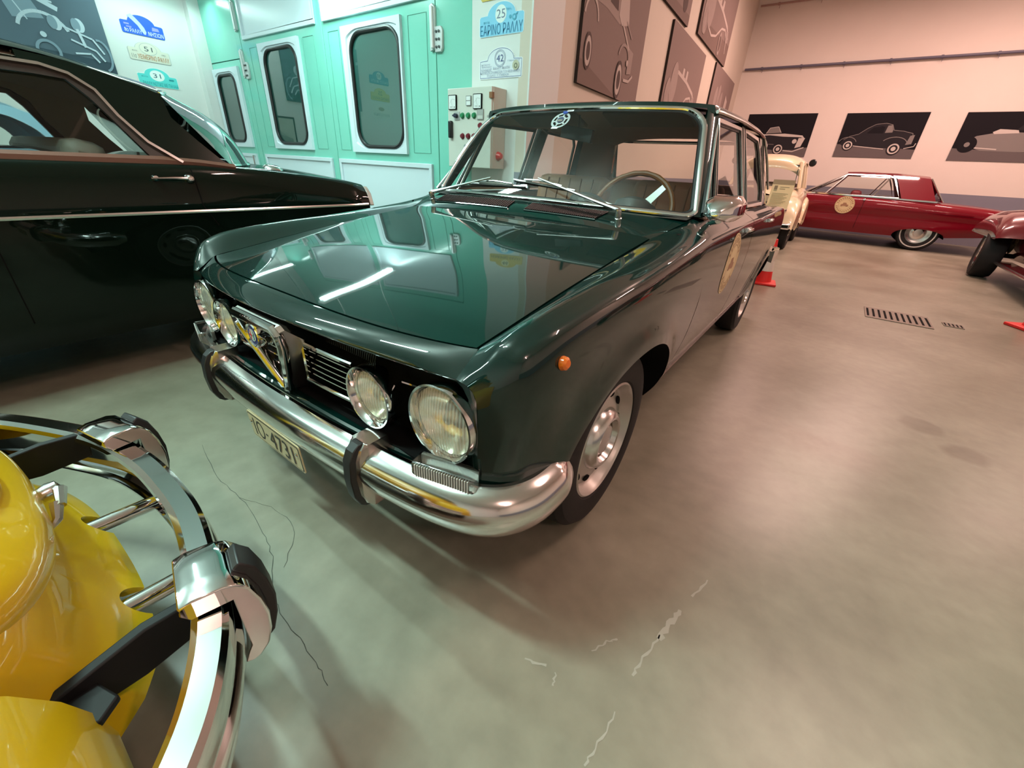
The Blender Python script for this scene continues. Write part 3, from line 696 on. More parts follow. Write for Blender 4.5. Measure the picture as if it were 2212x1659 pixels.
# shoulders from cowl to door tops
for s in (1,-1):
    q=[]
    for k in range(8):
        y=.405+.25*k/7; xs,zs=side(y)[0]; f=k/7
        xi=.604+(.668-.604)*f; yi=.41+(.655-.41)*f; zi=.876+(.936-.876)*f
        q.append([(s*xi,yi,zi),(s*(xi+xs)/2,(yi+y)/2,(zi+zs)/2+.001),(s*xs,y,zs)])
    COWL.grid(q)
COWL.build('cowl_panel',PAINT,SED,ang=50)
def cowlpt(t,k):
    x=.672*t; xb=.606*t; a=np.array([xb,yRr(xb)+.004,zb(xb,yRr(xb))]); b=np.array(ws((t+1)/2,0,0))+np.array([0,-.012,-.008])
    p=a*(1-k)+b*k; return Vector(p)+V3(0,0,.004*math.sin(math.pi*k)+.002)
for t0,t1 in ((-.84,-.12),(.02,.56)):
    mb=MB(); mb.grid([[cowlpt(t0+(t1-t0)*i/30,k) for k in (.30,.5,.78)] for i in range(31)]); v=mb.build('cowl_vent',BLACK,SED)
    sl=MB()
    for i in range(36):
        t=t0+(t1-t0)*(i+.5)/36; a=cowlpt(t-.006,.31)+V3(0,0,.003); b=cowlpt(t+.006,.77)+V3(0,0,.003); sl.tube([a,b],.0026,5)
    sl.build('vent_slats',RUBBER,v)
    e=MB(); e.tube([cowlpt(t0+(t1-t0)*i/20,.28) for i in range(21)],.003,5); e.build('vent_edge',PAINT,v)
# ---- roof
def xr(y): return float(np.interp(y,[.85,1.0,1.5,2.0,2.4,2.7],[.560,.580,.590,.588,.570,.55]))
def roofz(x,y):
    e=float(np.interp(y,[.85,.95,1.1,1.4,1.9,2.3,2.6],[1.330,1.333,1.336,1.340,1.336,1.322,1.30])); c=float(np.interp(y,[.85,.95,1.1,1.3,1.7,2.2,2.6],[.010,.026,.042,.055,.060,.052,.03]))
    return e+c*(1-abs(x/xr(y))**2.6)
def roof():
    rows=[]; ny=50
    for i in range(61):
        t=-1+2*i/60; y0=.880+.072*t*t; y1=2.58-.06*t*t; row=[(t*.549,y0-.006,1.331-.008*t*t)]
        for j in range(ny+1):
            y=y0+(y1-y0)*(j/ny); x=t*xr(y); row.append((x,y,roofz(x,y)))
        rows.append(row)
    e=[[(p[0]*1.012,p[1],p[2]-.012) for p in rows[k]] for k in (0,-1)]
    e2=[[(p[0]*1.014,p[1],p[2]-.028) for p in rows[k]] for k in (0,-1)]
    return MB().grid([e2[0],e[0]]+rows+[e[1],e2[1]])
ROOF=roof().build('roof',PAINT,SED,ang=60)
mb=MB()     # headliner, with the sun visors folded up at the front
mb.grid([[(t*xr(y)*.97,y,roofz(t*xr(y)*.97,y)-.022-.03*abs(t)**6) for y in np.linspace(.93,2.5,14)] for t in np.linspace(-1,1,17)])
HL=mb.build('headliner',HEADLINER,SED)
for s in (1,-1):
    v=MB(); v.box((s*.27,1.06,1.300),(.40,.15,.016),Matrix.Rotation(R(-16),3,'X')); v.build('sun_visor',mat('dark_visor',(.10,.085,.07),.8),HL,bevel=.006)
mb=MB()
for s in (1,): mb.tube([(s*(xr(y)*1.016+.006),y,roofz(xr(y),y)-.022) for y in np.linspace(.955,2.15,24)]+[(s*.63,2.24,1.20),(s*.675,2.33,1.03)],.007,6)
pair(mb,'drip_rail',CHROME2,ROOF)
# ---- pillars
def strip(A,B,n=10): return [[tuple(np.array(a)*(1-k/n)+np.array(b)*(k/n)) for a,b in zip(A,B)] for k in range(n+1)]
mb=MB()
mb.grid(strip([(.668,.662,.945),(.690,.672,.944),(.703,.70,.938),(.700,.73,.936),(.655,.70,.94)],[(.552,.950,1.322),(.570,.962,1.322),(.588,.985,1.316),(.586,1.01,1.31),(.54,.975,1.31)]),cv=True)
pair(mb,'front_pillar',PAINT,SED); mb=MB()
mb.grid(strip([(.700,1.415,.94),(.703,1.42,.94),(.703,1.50,.94),(.66,1.50,.94),(.66,1.415,.94)],[(.588,1.46,1.32),(.590,1.465,1.32),(.590,1.53,1.32),(.555,1.53,1.32),(.555,1.46,1.32)]),cv=True)
pair(mb,'centre_pillar',PAINT,SED)
mb=MB()      # rear quarter pillar, wide, sweeping into the rear deck
mb.grid(strip([(.698,2.06,.94),(.692,2.2,.944),(.675,2.42,.94),(.640,2.72,.930),(.60,2.80,.925)],[(.590,2.00,1.318),(.590,2.12,1.318),(.578,2.32,1.315),(.555,2.50,1.305),(.52,2.53,1.303)]))
pair(mb,'quarter_pillar',PAINT,SED)
mb=MB()
mb.grid(strip([(.655,2.08,.94),(.60,2.72,.93)],[(.555,2.02,1.31),(.515,2.48,1.30)])); pair(mb,'pillar_lining',HEADLINER,SED)
# ---- side windows: bright frames, panes
def wp(y,z,o=0): return (.706-(z-.935)*.323+o,y,z)
def window(poly,name,parent,s,r=.009,m=CHROME2):
    mb=MB(); P=[wp(y,z,.002) for y,z in poly]; P=[(s*x,y,z) for x,y,z in P]
    mb.sweep(P,[(-r,-r*.7),(r,-r*.7),(r,r*.7),(-r,r*.7)],up=(s,0,.3),closed=True); f=mb.build(name,m,parent)
    g=MB(); g.add([(s*wp(y,z,-.004)[0],y,z) for y,z in poly],[tuple(range(len(poly)))]); g.build('glass_pane',GLASS,f,recalc=False)
    k=MB(); c=(sum(p[0] for p in poly)/len(poly),sum(p[1] for p in poly)/len(poly))
    ins=[(y+(c[0]-y)*.06,z+(c[1]-z)*.06) for y,z in poly]
    k.sweep([(s*wp(y,z,-.006)[0],y,z) for y,z in ins],[(-.008,-.005),(.008,-.005),(.008,.005),(-.008,.005)],up=(s,0,.3),closed=True); k.build('window_seal',RUBBER,f)
    return f
for i,s in enumerate((1,-1)):
    window([(.672,.952),(.815,.952),(.955,1.268)],'quarter_window',fd[i],s,.006)
    window([(.835,.952),(1.405,.955),(1.432,1.290),(.975,1.283)],'door_window',fd[i],s)
    window([(1.515,.955),(1.98,.955),(2.035,1.02),(1.975,1.235),(1.925,1.282),(1.545,1.292)],'door_window',rd[i],s)
    for d,y0,m_ in ((fd[i],1.26,0),(rd[i],2.02,1)):
        mb=MB(); zz=.868; xx=side(y0)[27][0]
        mb.box((s*(xx+.012),y0,zz),(.014,.10,.020)); mb.tube([(s*(xx-.004),y0-.045,zz),(s*(xx+.024),y0-.035,zz),(s*(xx+.024),y0+.035,zz),(s*(xx-.004),y0+.045,zz)],.008,8); mb.build('door_handle',CHROME,d,bevel=.003)
# round cream club sticker on the camera-side front door
def sticker(parent,cy,cz,r,sx):
    mb=MB(); n=40
    def sp(y,z,h=.0015):
        P=side(y); j=np.argmin(np.abs(P[20:,1]-z))+20; j=min(max(j,1),len(P)-2)
        zs=P[20:,1]; xs=P[20:,0]; x=np.interp(-z,-zs,xs); return (sx*(x+h),y,z)
    def disc(r0,r1,h,mi,m=6): mb.grid([[sp(cy+rr*math.cos(2*math.pi*k/n),cz+rr*math.sin(2*math.pi*k/n),h) for rr in np.linspace(r0,r1,m)] for k in range(n)],mi,cu=True)
    disc(.001,r,.0015,0); disc(r*.93,r*.95,.0021,1,2); disc(r*.62,r*.64,.0021,1,2)
    for k in range(26):
        a=2*math.pi*k/26
        if 11<k<15 or k in (24,25,0,1): continue
        mb.add([sp(cy+rr*math.cos(a+da),cz+rr*math.sin(a+da),.0021) for rr,da in ((r*.70,-.05),(r*.86,-.06),(r*.86,.05),(r*.70,.04))],[(0,1,2,3)],1)
    car=[(-.40,-.14),(-.34,-.18),(-.22,-.18),(-.18,-.14),(.14,-.14),(.18,-.18),(.30,-.18),(.40,-.12),(.38,.02),(.20,.06),(.12,.22),(-.18,.22),(-.22,.08),(-.40,.02)]
    mb.add([sp(cy+a*r,cz+b*r,.0024) for a,b in car],[tuple(range(len(car)))],2)
    return mb.build('door_sticker',[CREAM,BROWN,mat('sepia_print',(.36,.20,.12),.6)],parent,recalc=False)
sticker(fd[0],1.05,.735,.135,1)
# ---- boot, rear face, rear window, rear bumper
rows=[]
for i in range(21):
    t=-1+2*i/20; row=[]
    for k in range(13):
        y=2.72+(3.58-2.72)*k/12; xs,zs=side(y)[0]; row.append((t*xs,y,zs+.018*(1-t*t)))
    xs,_=side(3.58)[0]; row+=[(t*xs,3.60,.87),(t*xs*1.05,3.605,.70),(t*xs*1.08,3.59,.50),(t*xs*1.05,3.55,.36)]
    rows.append(row)
MB().grid(rows).build('boot_lid',PAINT,SED)
mb=MB(); mb.grid([[(t*.60,2.74-.06*t*t,.935),(t*.52,2.535-.05*t*t,1.295)] for t in np.linspace(-1,1,13)]); RW=mb.build('rear_window',GLASS,SED)
mb=MB(); mb.tube([(t*.60,2.74-.06*t*t,.935) for t in np.linspace(-1,1,11)]+[(t*.52,2.535-.05*t*t,1.297) for t in np.linspace(1,-1,11)],.012,6,closed=True); mb.build('rear_window_trim',CHROME,RW)
mb=MB(); P=spl([(-.735,3.28),(-.75,3.45),(-.70,3.60),(-.4,3.66),(0,3.68),(.4,3.66),(.70,3.60),(.75,3.45),(.735,3.28)],6)
mb.sweep([(a,b,.49) for a,b in P],[(-.02,-.05),(.02,-.04),(.03,0),(.02,.04),(-.02,.05)],up=(0,0,1)); mb.build('rear_bumper',CHROME,SED)
# ---- wheels
def wheel(x,y,s,r=.306,wd=.165,steer=0):
    ax=Vector((s,0,0)); O=Vector((x,y,r)); hw=wd/2
    t=MB(); t.lathe([(.19,-hw*.8),(.24,-hw),(.285,-hw*.92),(.302,-hw*.7),(.306,-hw*.3),(.306,hw*.3),(.302,hw*.7),(.285,hw*.92),(.24,hw),(.205,hw*.93),(.19,hw*.75)],O,ax,64); T=t.build('wheel',TYRE,SED)
    rim=MB(); rim.lathe([(.188,-hw*.6),(.196,hw*.78),(.199,hw*.88),(.193,hw*.92),(.184,hw*.80),(.176,hw*.55),(.168,hw*.46),(.140,hw*.50),(.118,hw*.62),(.108,hw*.60)],O,ax,64)
    RM=rim.build('rim',STEEL,T)
    sl=MB()
    for k in range(10):
        a=2*math.pi*k/10; c=O+ax*(hw*.50)+V3(0,math.cos(a)*.150,math.sin(a)*.150); u=V3(0,-math.sin(a),math.cos(a)); q=V3(0,math.cos(a),math.sin(a))
        sl.prism([c+u*(.024*math.cos(b))+q*(.010*math.sin(b)) for b in np.linspace(0,2*math.pi,13)[:-1]],ax*.004)
    sl.build('rim_slots',BLACK,RM)
    h=MB(); h.lathe([(0,hw*.86),(.048,hw*.84),(.053,hw*.78),(.056,hw*.72),(.066,hw*.74),(.074,hw*.96),(.084,hw*.98),(.097,hw*.88),(.107,hw*.66),(.110,hw*.55)],O,ax,48); HC=h.build('hubcap',CHROME2,T)
    d=MB(); d.lathe([(.055,hw*.735),(.065,hw*.75)],O,ax,40); d.build('hubcap_ring',mat('bronze_shadow',(.10,.07,.04),.4,.5),HC)
    return T
for x,y in ((.655,0),(.645,2.57)):
    for s in (1,-1): wheel(s*x,y,s)
# ---- wipers
def wiper(pv,tip,b0,b1):
    mb=MB(); pv,tip=Vector(pv),Vector(tip)
    mb.lathe([(0,.034),(.010,.033),(.013,.024),(.012,.0),(.017,-.004)],pv,(0,-.35,.95),14)
    mid=pv*.72+tip*.28
    mb.tube([pv+V3(0,-.004,.026),mid+V3(0,-.008,.018),tip],[.010,.0065,.004],8); o=mb.build('wiper_arm',CHROME2,SED)
    b=MB(); b0,b1=Vector(b0),Vector(b1); b.tube([b0,b1],.004,6); b.tube([b0*.8+b1*.2+V3(0,-.006,.008),b0*.5+b1*.5+V3(0,-.012,.016),b0*.2+b1*.8+V3(0,-.006,.008)],.004,6); b.build('wiper_blade',CHROME2,o)
    r=MB(); dn=V3(0,.006,-.006); r.tube([b0+dn,b1+dn],.0035,5); r.build('blade_rubber',RUBBER,o); return o
def wsp(t,v,o=.012): return ws((t+1)/2,v,o)
wiper(cowlpt(.66,.55),wsp(.00,.16,.03),wsp(-.22,.155),wsp(.28,.10))
wiper(cowlpt(-.93,.50),wsp(-.42,.135,.03),wsp(-.66,.09),wsp(-.10,.095))
# ---- door mirror
mb=MB(); O=V3(.820,.37,.995)
rows=[]
for d,kx,kz,dz in ((-.10,.010,.006,-.012),(-.095,.018,.012,-.008),(-.06,.040,.026,0),(-.02,.050,.034,.002),(.03,.054,.036,.004),(.045,.052,.034,.004)):
    rows.append([O+V3(a*kx,d,b*kz+dz) for a,b in ((-1,-.6),(-.5,-1),(.6,-1),(1,-.5),(1,.5),(.7,1),(-.6,1),(-1,.6))])
mb.grid(rows,cv=True); mb.add(rows[-1],[tuple(range(8))]); mb.add(rows[0],[tuple(range(8))]); DM=mb.build('door_mirror',CHROME,fd[0],ang=30,bevel=.004)
mb=MB(); mb.tube([(.735,.545,.905),(.750,.50,.925),(.780,.43,.950),(.812,.38,.965)],[.013,.009,.008,.012],10); mb.lathe([(0,.02),(.012,.016),(.018,0)],(.732,.55,.895),(.4,-.2,.9),12); mb.build('mirror_stalk',CHROME,DM)
# ---- inside
mb=MB(); rows=[[(t*.66,y+.05*(1-t*t)*0,z) for y,z in ((.60,.935),(.72,.945),(.86,.93),(.88,.86),(.86,.66))] for t in np.linspace(-1,1,9)]
mb.grid(rows); mb.build('dashboard',mat('black_dash',(.018,.015,.013),.6),SED)
mb=MB(); mb.box((0,1.6,.385),(1.3,2.3,.03)); mb.box((0,2.62,.89),(1.16,.36,.02)); mb.build('cabin_floor',mat('brown_carpet',(.08,.04,.025),.95),SED)
def seat(x,y,wd,label):
    rot=Matrix.Rotation(R(-14),3,'X'); mb=MB(); mb.box((x,y,.60),(wd,.48,.14)); o=mb.build('seat',TAN,SED,bevel=.04)
    b=MB(); b.box((x,y+.27,.83),(wd,.13,.44),rot); 
    b.build('seat_back',TAN,o,bevel=.045)
    g=MB()
    for k in range(-2,3): g.tube([Vector((x+k*wd*.16,y+.27,.83))+rot@V3(0,-.067,-.16),Vector((x+k*wd*.16,y+.27,.83))+rot@V3(0,-.067,.19)],.004,5)
    g.build('seat_piping',mat('dark_tan',(.22,.09,.04),.5),o); return o
seat(.33,1.22,.50,''); seat(-.33,1.22,.50,'')
rot=Matrix.Rotation(R(-18),3,'X'); mb=MB(); mb.box((0,2.08,.62),(1.22,.5,.15)); RS=mb.build('rear_seat',TAN,SED,bevel=.04)
b=MB(); b.box((0,2.40,.82),(1.22,.14,.44),rot); b.build('seat_back',TAN,RS,bevel=.05)
for s in (1,-1):
    mb=MB(); mb.grid([[(s*x,y,z) for x,z in ((.655,.935),(.70,.93),(.69,.60),(.66,.42))] for y in np.linspace(.75,2.3,6)]); mb.build('door_lining',TAN,(fd if True else rd)[0 if s>0 else 1])
# steering wheel
tl=R(-24); ax=Vector((0,-math.sin(R(62)),math.cos(R(62)))); O=V3(.318,.90,.912); U=V3(1,0,0); W=ax.cross(U)*-1
mb=MB(); rr=.19; mb.tube([O+U*(rr*math.cos(a))+W*(rr*math.sin(a)) for a in np.linspace(0,2*math.pi,61)[:-1]],[.0125+.0012*math.sin(20*a) for a in np.linspace(0,2*math.pi,61)[:-1]],10,closed=True,up=tuple(ax)); SW=mb.build('steering_wheel',WOOD,SED)
m=MB()
for a in (312,192,72):
    d=U*math.cos(R(a))+W*math.sin(R(a)); p=W*math.cos(R(a))-U*math.sin(R(a))
    m.prism([O+d*.03+p*.022+ax*-.03,O+d*.18+p*.014,O+d*.18-p*.014,O+d*.03-p*.022+ax*-.03],ax*.004)
m.build('wheel_spoke',mat('brushed_alloy',(.6,.6,.58),.3,.9),SW)
m=MB(); m.lathe([(0,.03),(.03,.028),(.055,.012),(.06,-.02),(.03,-.12),(.03,-.28)],O+ax*-.02,tuple(ax),24); m.build('wheel_hub',GLOSSBLACK,SW)
for yy in (.18,.40): m=MB(); m.lathe([(0,.055),(.05,.05),(.085,.03),(.095,-.02)],(yy+.0,.74,.93),(0,.35,.9),24); m.build('instrument_cowl',mat('grey_dial_cowl',(.06,.05,.045),.5),SED)
# inside mirror, windscreen club badge
mb=MB(); mb.box((-.03,.955,1.232),(.17,.025,.055),Matrix.Rotation(R(8),3,'Y')); mb.tube([(-.03,.965,1.25),(-.03,.96,1.31)],.006,6); mb.build('inside_mirror',mat('dark_mirror',(.05,.055,.055),.3,.3),SED,bevel=.01)
P0=Vector(wsp(-.10,.86,-.006)); Uu=(Vector(wsp(0,.86,-.006))-Vector(wsp(-.2,.86,-.006))).normalized(); Vv=(Vector(wsp(-.1,.95,-.006))-Vector(wsp(-.1,.75,-.006))).normalized()
S=Sheet(P0-Uu.cross(Vv)*.0,Uu,Vv); S.h=.0004
S.ring(0,0,.036,.046,0); S.ring(0,0,.016,.025,0)
for k in range(6): a=R(60*k+20); S.line([(.022*math.cos(a),.022*math.sin(a)),(.040*math.cos(a),.040*math.sin(a))],.008,0)
S.disc(0,0,.0165,1); S.rect(-.012,-.003,.012,.001,2); S.rect(-.012,-.009,.012,-.005,2); S.disc(.006,.046,.014,3); S.rect(-.022,-.056,.012,-.046,0); S.rect(.012,.046,.046,.064,0)
S.mb.build('windscreen_badge',[mat('white_print',(.75,.76,.78),.5),mat('navy_print',(.08,.09,.20),.5),mat('beige_print',(.60,.48,.33),.5),mat('blue_print',(.05,.10,.45),.5)],WS,recalc=False)
# ------------------------------------------------------------------ helpers for the other cars
def hermite_secs(secs, n):
    """secs: [(s, [(h,z)...])]; returns fine station list and function s -> (m,2) profile"""
    s=np.array([a[0] for a in secs]); P=np.array([np.array(spl(a[1],n)) for a in secs])
    def f(t):
        t=min(max(t,s[0]),s[-1]); i=min(max(np.searchsorted(s,t)-1,0),len(s)-2); h=s[i+1]-s[i]; u=(t-s[i])/h
        def tan(k):
            if k==0: return (P[1]-P[0])/(s[1]-s[0])
            if k==len(s)-1: return (P[-1]-P[-2])/(s[-1]-s[-2])
            a=(P[k]-P[k-1])/(s[k]-s[k-1]); b=(P[k+1]-P[k])/(s[k+1]-s[k]); return np.where(a*b>0,2*a*b/np.where(np.abs(a+b)<1e-9,1,a+b),0)
        return (2*u**3-3*u*u+1)*P[i]+(u**3-2*u*u+u)*tan(i)*h+(-2*u**3+3*u*u)*P[i+1]+(u**3-u*u)*tan(i+1)*h
    return s,f
def body(parent,name,secs,arches,mapf,m,n=8,ns=120,flare=.012,top=True,crown=.02,ends=True):
    """mirrored body shell: one side skin per side with arches cut, a top skin, end caps"""
    s,f=hermite_secs(secs,n); S=np.linspace(s[0],s[-1],ns+1); objs=[]
    for sg in (1,-1):
        rows=[]
        for t in S:
            row=[]
            for h,z in f(t):
                for A in arches:
                    q=aq(t,z,A)
                    if q>=1: h+=flare*math.exp(-((q-1)/.2)**2)*min(1,max(0,(z-.2)/.2))
                row.append([t,h,z])
            rows.append(row)
        mb=MB(); mb.grid(rows); V=[list(v) for v in mb.v]
        keep=[fc for fc in mb.f if all(aq(*(np.mean([V[k] for k in fc],0)[[0,2]]),A)>=1 for A in arches)]
        ks=set(keep); edge={k for fc in mb.f if fc not in ks for k in fc}
        for i_,v in enumerate(V):
            for A in arches:
                q=aq(v[0],v[2],A)
                if .4<q<1 or (i_ in edge and .3<q<1.3):
                    v[0]=A[0]+(v[0]-A[0])/q
                    if v[2]>A[1]: v[2]=A[1]+(v[2]-A[1])/q
        used=sorted({k for fc in keep for k in fc}); mp={k:i for i,k in enumerate(used)}
        mb.v=[tuple(mapf(V[k][0],sg*V[k][1],V[k][2])) for k in used]; mb.f=[tuple(mp[k] for k in fc) for fc in keep]; mb.m=[0]*len(keep)
        objs.append(mb.build(name,m,parent,ang=45))
    if top:
        rows=[]
        for t in S:
            h,z=f(t)[0]; rows.append([tuple(mapf(t,h*k,z+crown*(1-k*k))) for k in np.linspace(-1,1,15)])
        objs.append(MB().grid(rows).build('deck',m,parent,ang=45))
    if ends:
        for t in (S[0],S[-1]):
            P=f(t); ring=[tuple(mapf(t,h,z)) for h,z in P]+[tuple(mapf(t,-h,z)) for h,z in P[::-1]]
            mb=MB(); c=np.mean(ring,0); mb.grid([ring,[tuple(np.array(p)*.02+c*.98) for p in ring]],cv=True); objs.append(mb.build('end_panel',m,parent))
    lo=MB(); rows=[]
    for t in np.linspace(s[0]+.1,s[-1]-.1,24):
        P=f(t); h=P[-1][0]-.03
        for A in arches:
            if abs(t-A[0])<A[2]+.03: h=min(h,P[-1][0]-.32)
        rows.append([tuple(mapf(t,h*k,z)) for k,z in ((-1,P[-1][1]+.01),(1,P[-1][1]+.01),(1,P[-1][1]+.35),(-1,P[-1][1]+.35))])
    lo.grid(rows,cv=True); objs.append(lo.build('underbody',BLACK,parent))
    return f,objs
def car_wheel(parent,O,ax,r,wd,white=0,name='wheel',rimr=.62):
    O=Vector(O); ax=Vector(ax).normalized(); h=wd/2
    t=MB(); t.lathe([(r*rimr,-h*.8),(r*.8,-h),(r*.94,-h*.9),(r,-h*.55),(r,h*.55),(r*.94,h*.9),(r*.8,h),(r*rimr,h*.8)],O,ax,48); T=t.build(name,TYRE,parent)
    if white:
        g=MB(); g.lathe([(r*.78,h*1.005),(r*.82,h*1.01),(r*.84,h*1.005)],O,ax,48); g.build('white_band',mat('white_rubber',(.6,.58,.55),.5),T)
    c=MB(); c.lathe([(0,h*.95),(r*.2,h*.92),(r*.24,h*.8),(r*.4,h*.7),(r*.5,h*.82),(r*rimr*.97,h*.86),(r*rimr,h*.7),(r*rimr,-h*.5)],O,ax,40); c.build('wheel_cover',CHROME2,T)
    k=MB(); k.lathe([(.01,-h*.4),(r*rimr,-h*.4)],O,ax,24); k.build('brake_shadow',BLACK,T)
    return T
def roundel(parent,O,U,V,r):
    S=Sheet(O,U,V); S.h=.0006; S.disc(0,0,r,0); S.ring(0,0,r*.93,r*.95,1); S.ring(0,0,r*.6,r*.62,1)
    for k in range(24):
        a=2*math.pi*k/24
        if k in (0,12): continue
        S.k=3; S.poly([(rr*r*math.cos(a+d),rr*r*math.sin(a+d)) for rr,d in ((.7,-.06),(.86,-.06),(.86,.06),(.7,.06))],1,lift=False)
    S.poly([(a*r,b*r) for a,b in ((-.40,-.14),(-.34,-.2),(-.22,-.2),(-.18,-.14),(.14,-.14),(.18,-.2),(.30,-.2),(.40,-.12),(.38,.02),(.20,.06),(.12,.24),(-.18,.24),(-.22,.08),(-.40,.02))],2)
    return S.mb.build('door_sticker',[CREAM,BROWN,mat('sepia_print',(.36,.20,.12),.6)],parent,recalc=False)
# ------------------------------------------------------------------ dark saloon at the left
DK=thing('saloon_car','large black-green saloon with chrome side strip, between the mint booth and the middle car','car',(-2.42,-1,0))
DX=-2.42; dm=lambda s,h,z:(DX+h,s,z)
dsecs=[(-3.7,[(.78,.93),(.81,.91),(.83,.86),(.845,.79),(.83,.60),(.80,.42),(.74,.32)]),
(-3.2,[(.80,.99),(.84,.955),(.862,.88),(.878,.79),(.862,.60),(.83,.36),(.76,.22)]),
(-1.5,[(.815,1.015),(.848,.985),(.872,.90),(.884,.792),(.868,.60),(.83,.35),(.76,.22)]),
(-.2,[(.815,1.012),(.848,.985),(.872,.90),(.884,.795),(.868,.60),(.83,.35),(.76,.22)]),
(.1,[(.805,.998),(.84,.978),(.868,.90),(.882,.793),(.866,.60),(.83,.38),(.76,.26)]),
(.45,[(.775,.972),(.82,.955),(.855,.89),(.874,.790),(.86,.60),(.825,.42),(.76,.32)]),
(.75,[(.745,.935),(.80,.925),(.84,.87),(.864,.785),(.845,.62),(.81,.47),(.74,.38)]),
(.87,[(.72,.915),(.77,.905),(.81,.86),(.835,.785),(.82,.64),(.785,.5),(.72,.42)])]
DKA=[(.12,.30,.37,.38),(-2.75,.30,.37,.37)]
df,_=body(DK,'body_side',dsecs,DKA,dm,PAINT2,n=7,ns=150,crown=.03)
for sg in (1,-1):
    for y in (.12,-2.75): car_wheel(DK,(DX+sg*.74,y,.33),(sg,0,0),.33,.17)
def dside(y,z,sg,o=0):
    P=df(y); return (DX+sg*(float(np.interp(-z,-P[:,1],P[:,0]))+o),y,z)
for sg in (1,-1):
    mb=MB(); mb.sweep([dside(y,.7935,sg,.004) for y in np.linspace(-3.5,.85,40)],[(-.007,-.007),(.004,-.007),(.007,0),(.004,.007),(-.007,.007)],up=(0,0,1)); mb.build('side_strip',CHROME2,DK)
    # door gaps
    for y0 in (-.178,-.932):
        mb=MB(); mb.sweep([dside(y0+(.03*max(0,(.82-z))/.06 if y0>-.5 and z<.82 and z>.7 else (.05 if y0>-.5 and z<=.7 else 0)),z,sg,.0005) for z in np.linspace(.985,.36,24)],[(-.002,-.002),(.002,-.002),(.002,.002),(-.002,.002)],up=(sg,0,0)); mb.build('door_gap',BLACK,DK)
    mb=MB(); mb.tube([dside(-.36,.942,sg,.022),dside(-.27,.944,sg,.026),dside(-.215,.944,sg,.022)],[.004,.007,.008],8)
    mb.lathe([(0,.03),(.012,.028),(.02,.016),(.024,0)],dside(-.20,.941,sg,0),(sg,0,.1),16); mb.build('door_handle',CHROME,DK)
    mb=MB(); mb.lathe([(0,.018),(.012,.016),(.016,0)],dside(-.34,.942,sg,0),(sg,0,0),10); mb.build('handle_pivot',CHROME,DK)
def dg(y,z,sg,o=0): return (DX+sg*(.82-(z-1.02)*.4+o),y,z)
CPIL=[(-.62,1.352),(-.566,1.351),(-.485,1.331),(-.419,1.281),(-.376,1.19),(-.306,1.092),(-.197,1.012),(.035,1.003),(-.009,1.027),(-.089,1.112),(-.165,1.205),(-.172,1.30),(-.243,1.324),(-.348,1.352),(-.472,1.38),(-.62,1.392)]
CIN=[(-.66,1.315),(-.594,1.315),(-.499,1.314),(-.443,1.252),(-.381,1.15),(-.322,1.034)]
REDBR=mat('brown_belt_strip',(.16,.075,.055),.35,.2)
for sg in (1,-1):
    mb=MB(); mb.prism([dg(y,z,sg) for y,z in CPIL],(-sg*.05,0,-.01)); mb.build('rear_pillar',PAINT2,DK,recalc=True); mb=MB(); mb.prism([dg(y,z,sg,-.058) for y,z in CPIL],(-sg*.004,0,0)); mb.build('pillar_lining',HEADLINER,DK)
    fr=MB(); out=[(-2.6,1.352),(-.566,1.351),(-.485,1.331),(-.419,1.281),(-.376,1.19),(-.306,1.092),(-.197,1.012),(-2.9,1.012)]
    inn=[(-2.55,1.315),(-.594,1.315),(-.499,1.310),(-.447,1.252),(-.385,1.15),(-.318,1.036),(-.322,1.034),(-2.8,1.034)]
    fr.grid([[dg(*p,sg,.002) for p in out],[dg(*p,sg,.002) for p in inn],[dg(*p,sg,-.03) for p in inn]],cv=True); fr.build('window_frame',mat('dark_brown_frame',(.018,.012,.009),.4),DK)
    g=MB(); g.add([dg(*p,sg,-.012) for p in inn],[tuple(range(len(inn)))]); g.build('side_window',GLASS,DK,recalc=False)
    bp=MB(); bp.prism([dg(-1.06,1.03,sg,-.002),dg(-.98,1.03,sg,-.002),dg(-.98,1.33,sg,-.002),dg(-1.06,1.33,sg,-.002)],(-sg*.03,0,0)); bp.build('centre_pillar',PAINT2,DK)
    dr=MB(); dr.sweep([dg(y,z,sg,.010) for y,z in [(-2.6,1.354),(-1.4,1.356)]+CPIL[1:7]],[(-.006,-.006),(.006,-.006),(.006,.006),(-.006,.006)],up=(sg,0,.4)); dr.build('drip_strip',CHROME2,DK)
    be=MB(); be.grid([[dg(y,1.036-(.0 if y<-.2 else (y+.2)*.10),sg,.003),dg(y,1.022-(0 if y<-.2 else (y+.2)*.10),sg,.012),(DX+sg*.832,y,1.002-(0 if y<-.2 else (y+.2)*.06))] for y in np.linspace(-3.0,.04,20)]); be.build('belt_strip',REDBR,DK)
    wl=MB()
    for A in DKA:
        pts=[(A[0]+A[2],.25)]+[(A[0]+A[2]*math.cos(t)/((abs(math.cos(t))**2.25+abs(math.sin(t))**2.25)**(1/2.25)),A[1]+A[3]*math.sin(t)/((abs(math.cos(t))**2.25+abs(math.sin(t))**2.25)**(1/2.25))) for t in np.linspace(0,math.pi,25)]+[(A[0]-A[2],.25)]
        w1=MB(); w1.grid([[(DX+sg*xx,y,z) for y,z in pts] for xx in (.86,.5)]); w1.add([(DX+sg*.5,y,z) for y,z in pts],[tuple(range(len(pts)))]); w1.build('wheel_well',BLACK,DK,recalc=False)
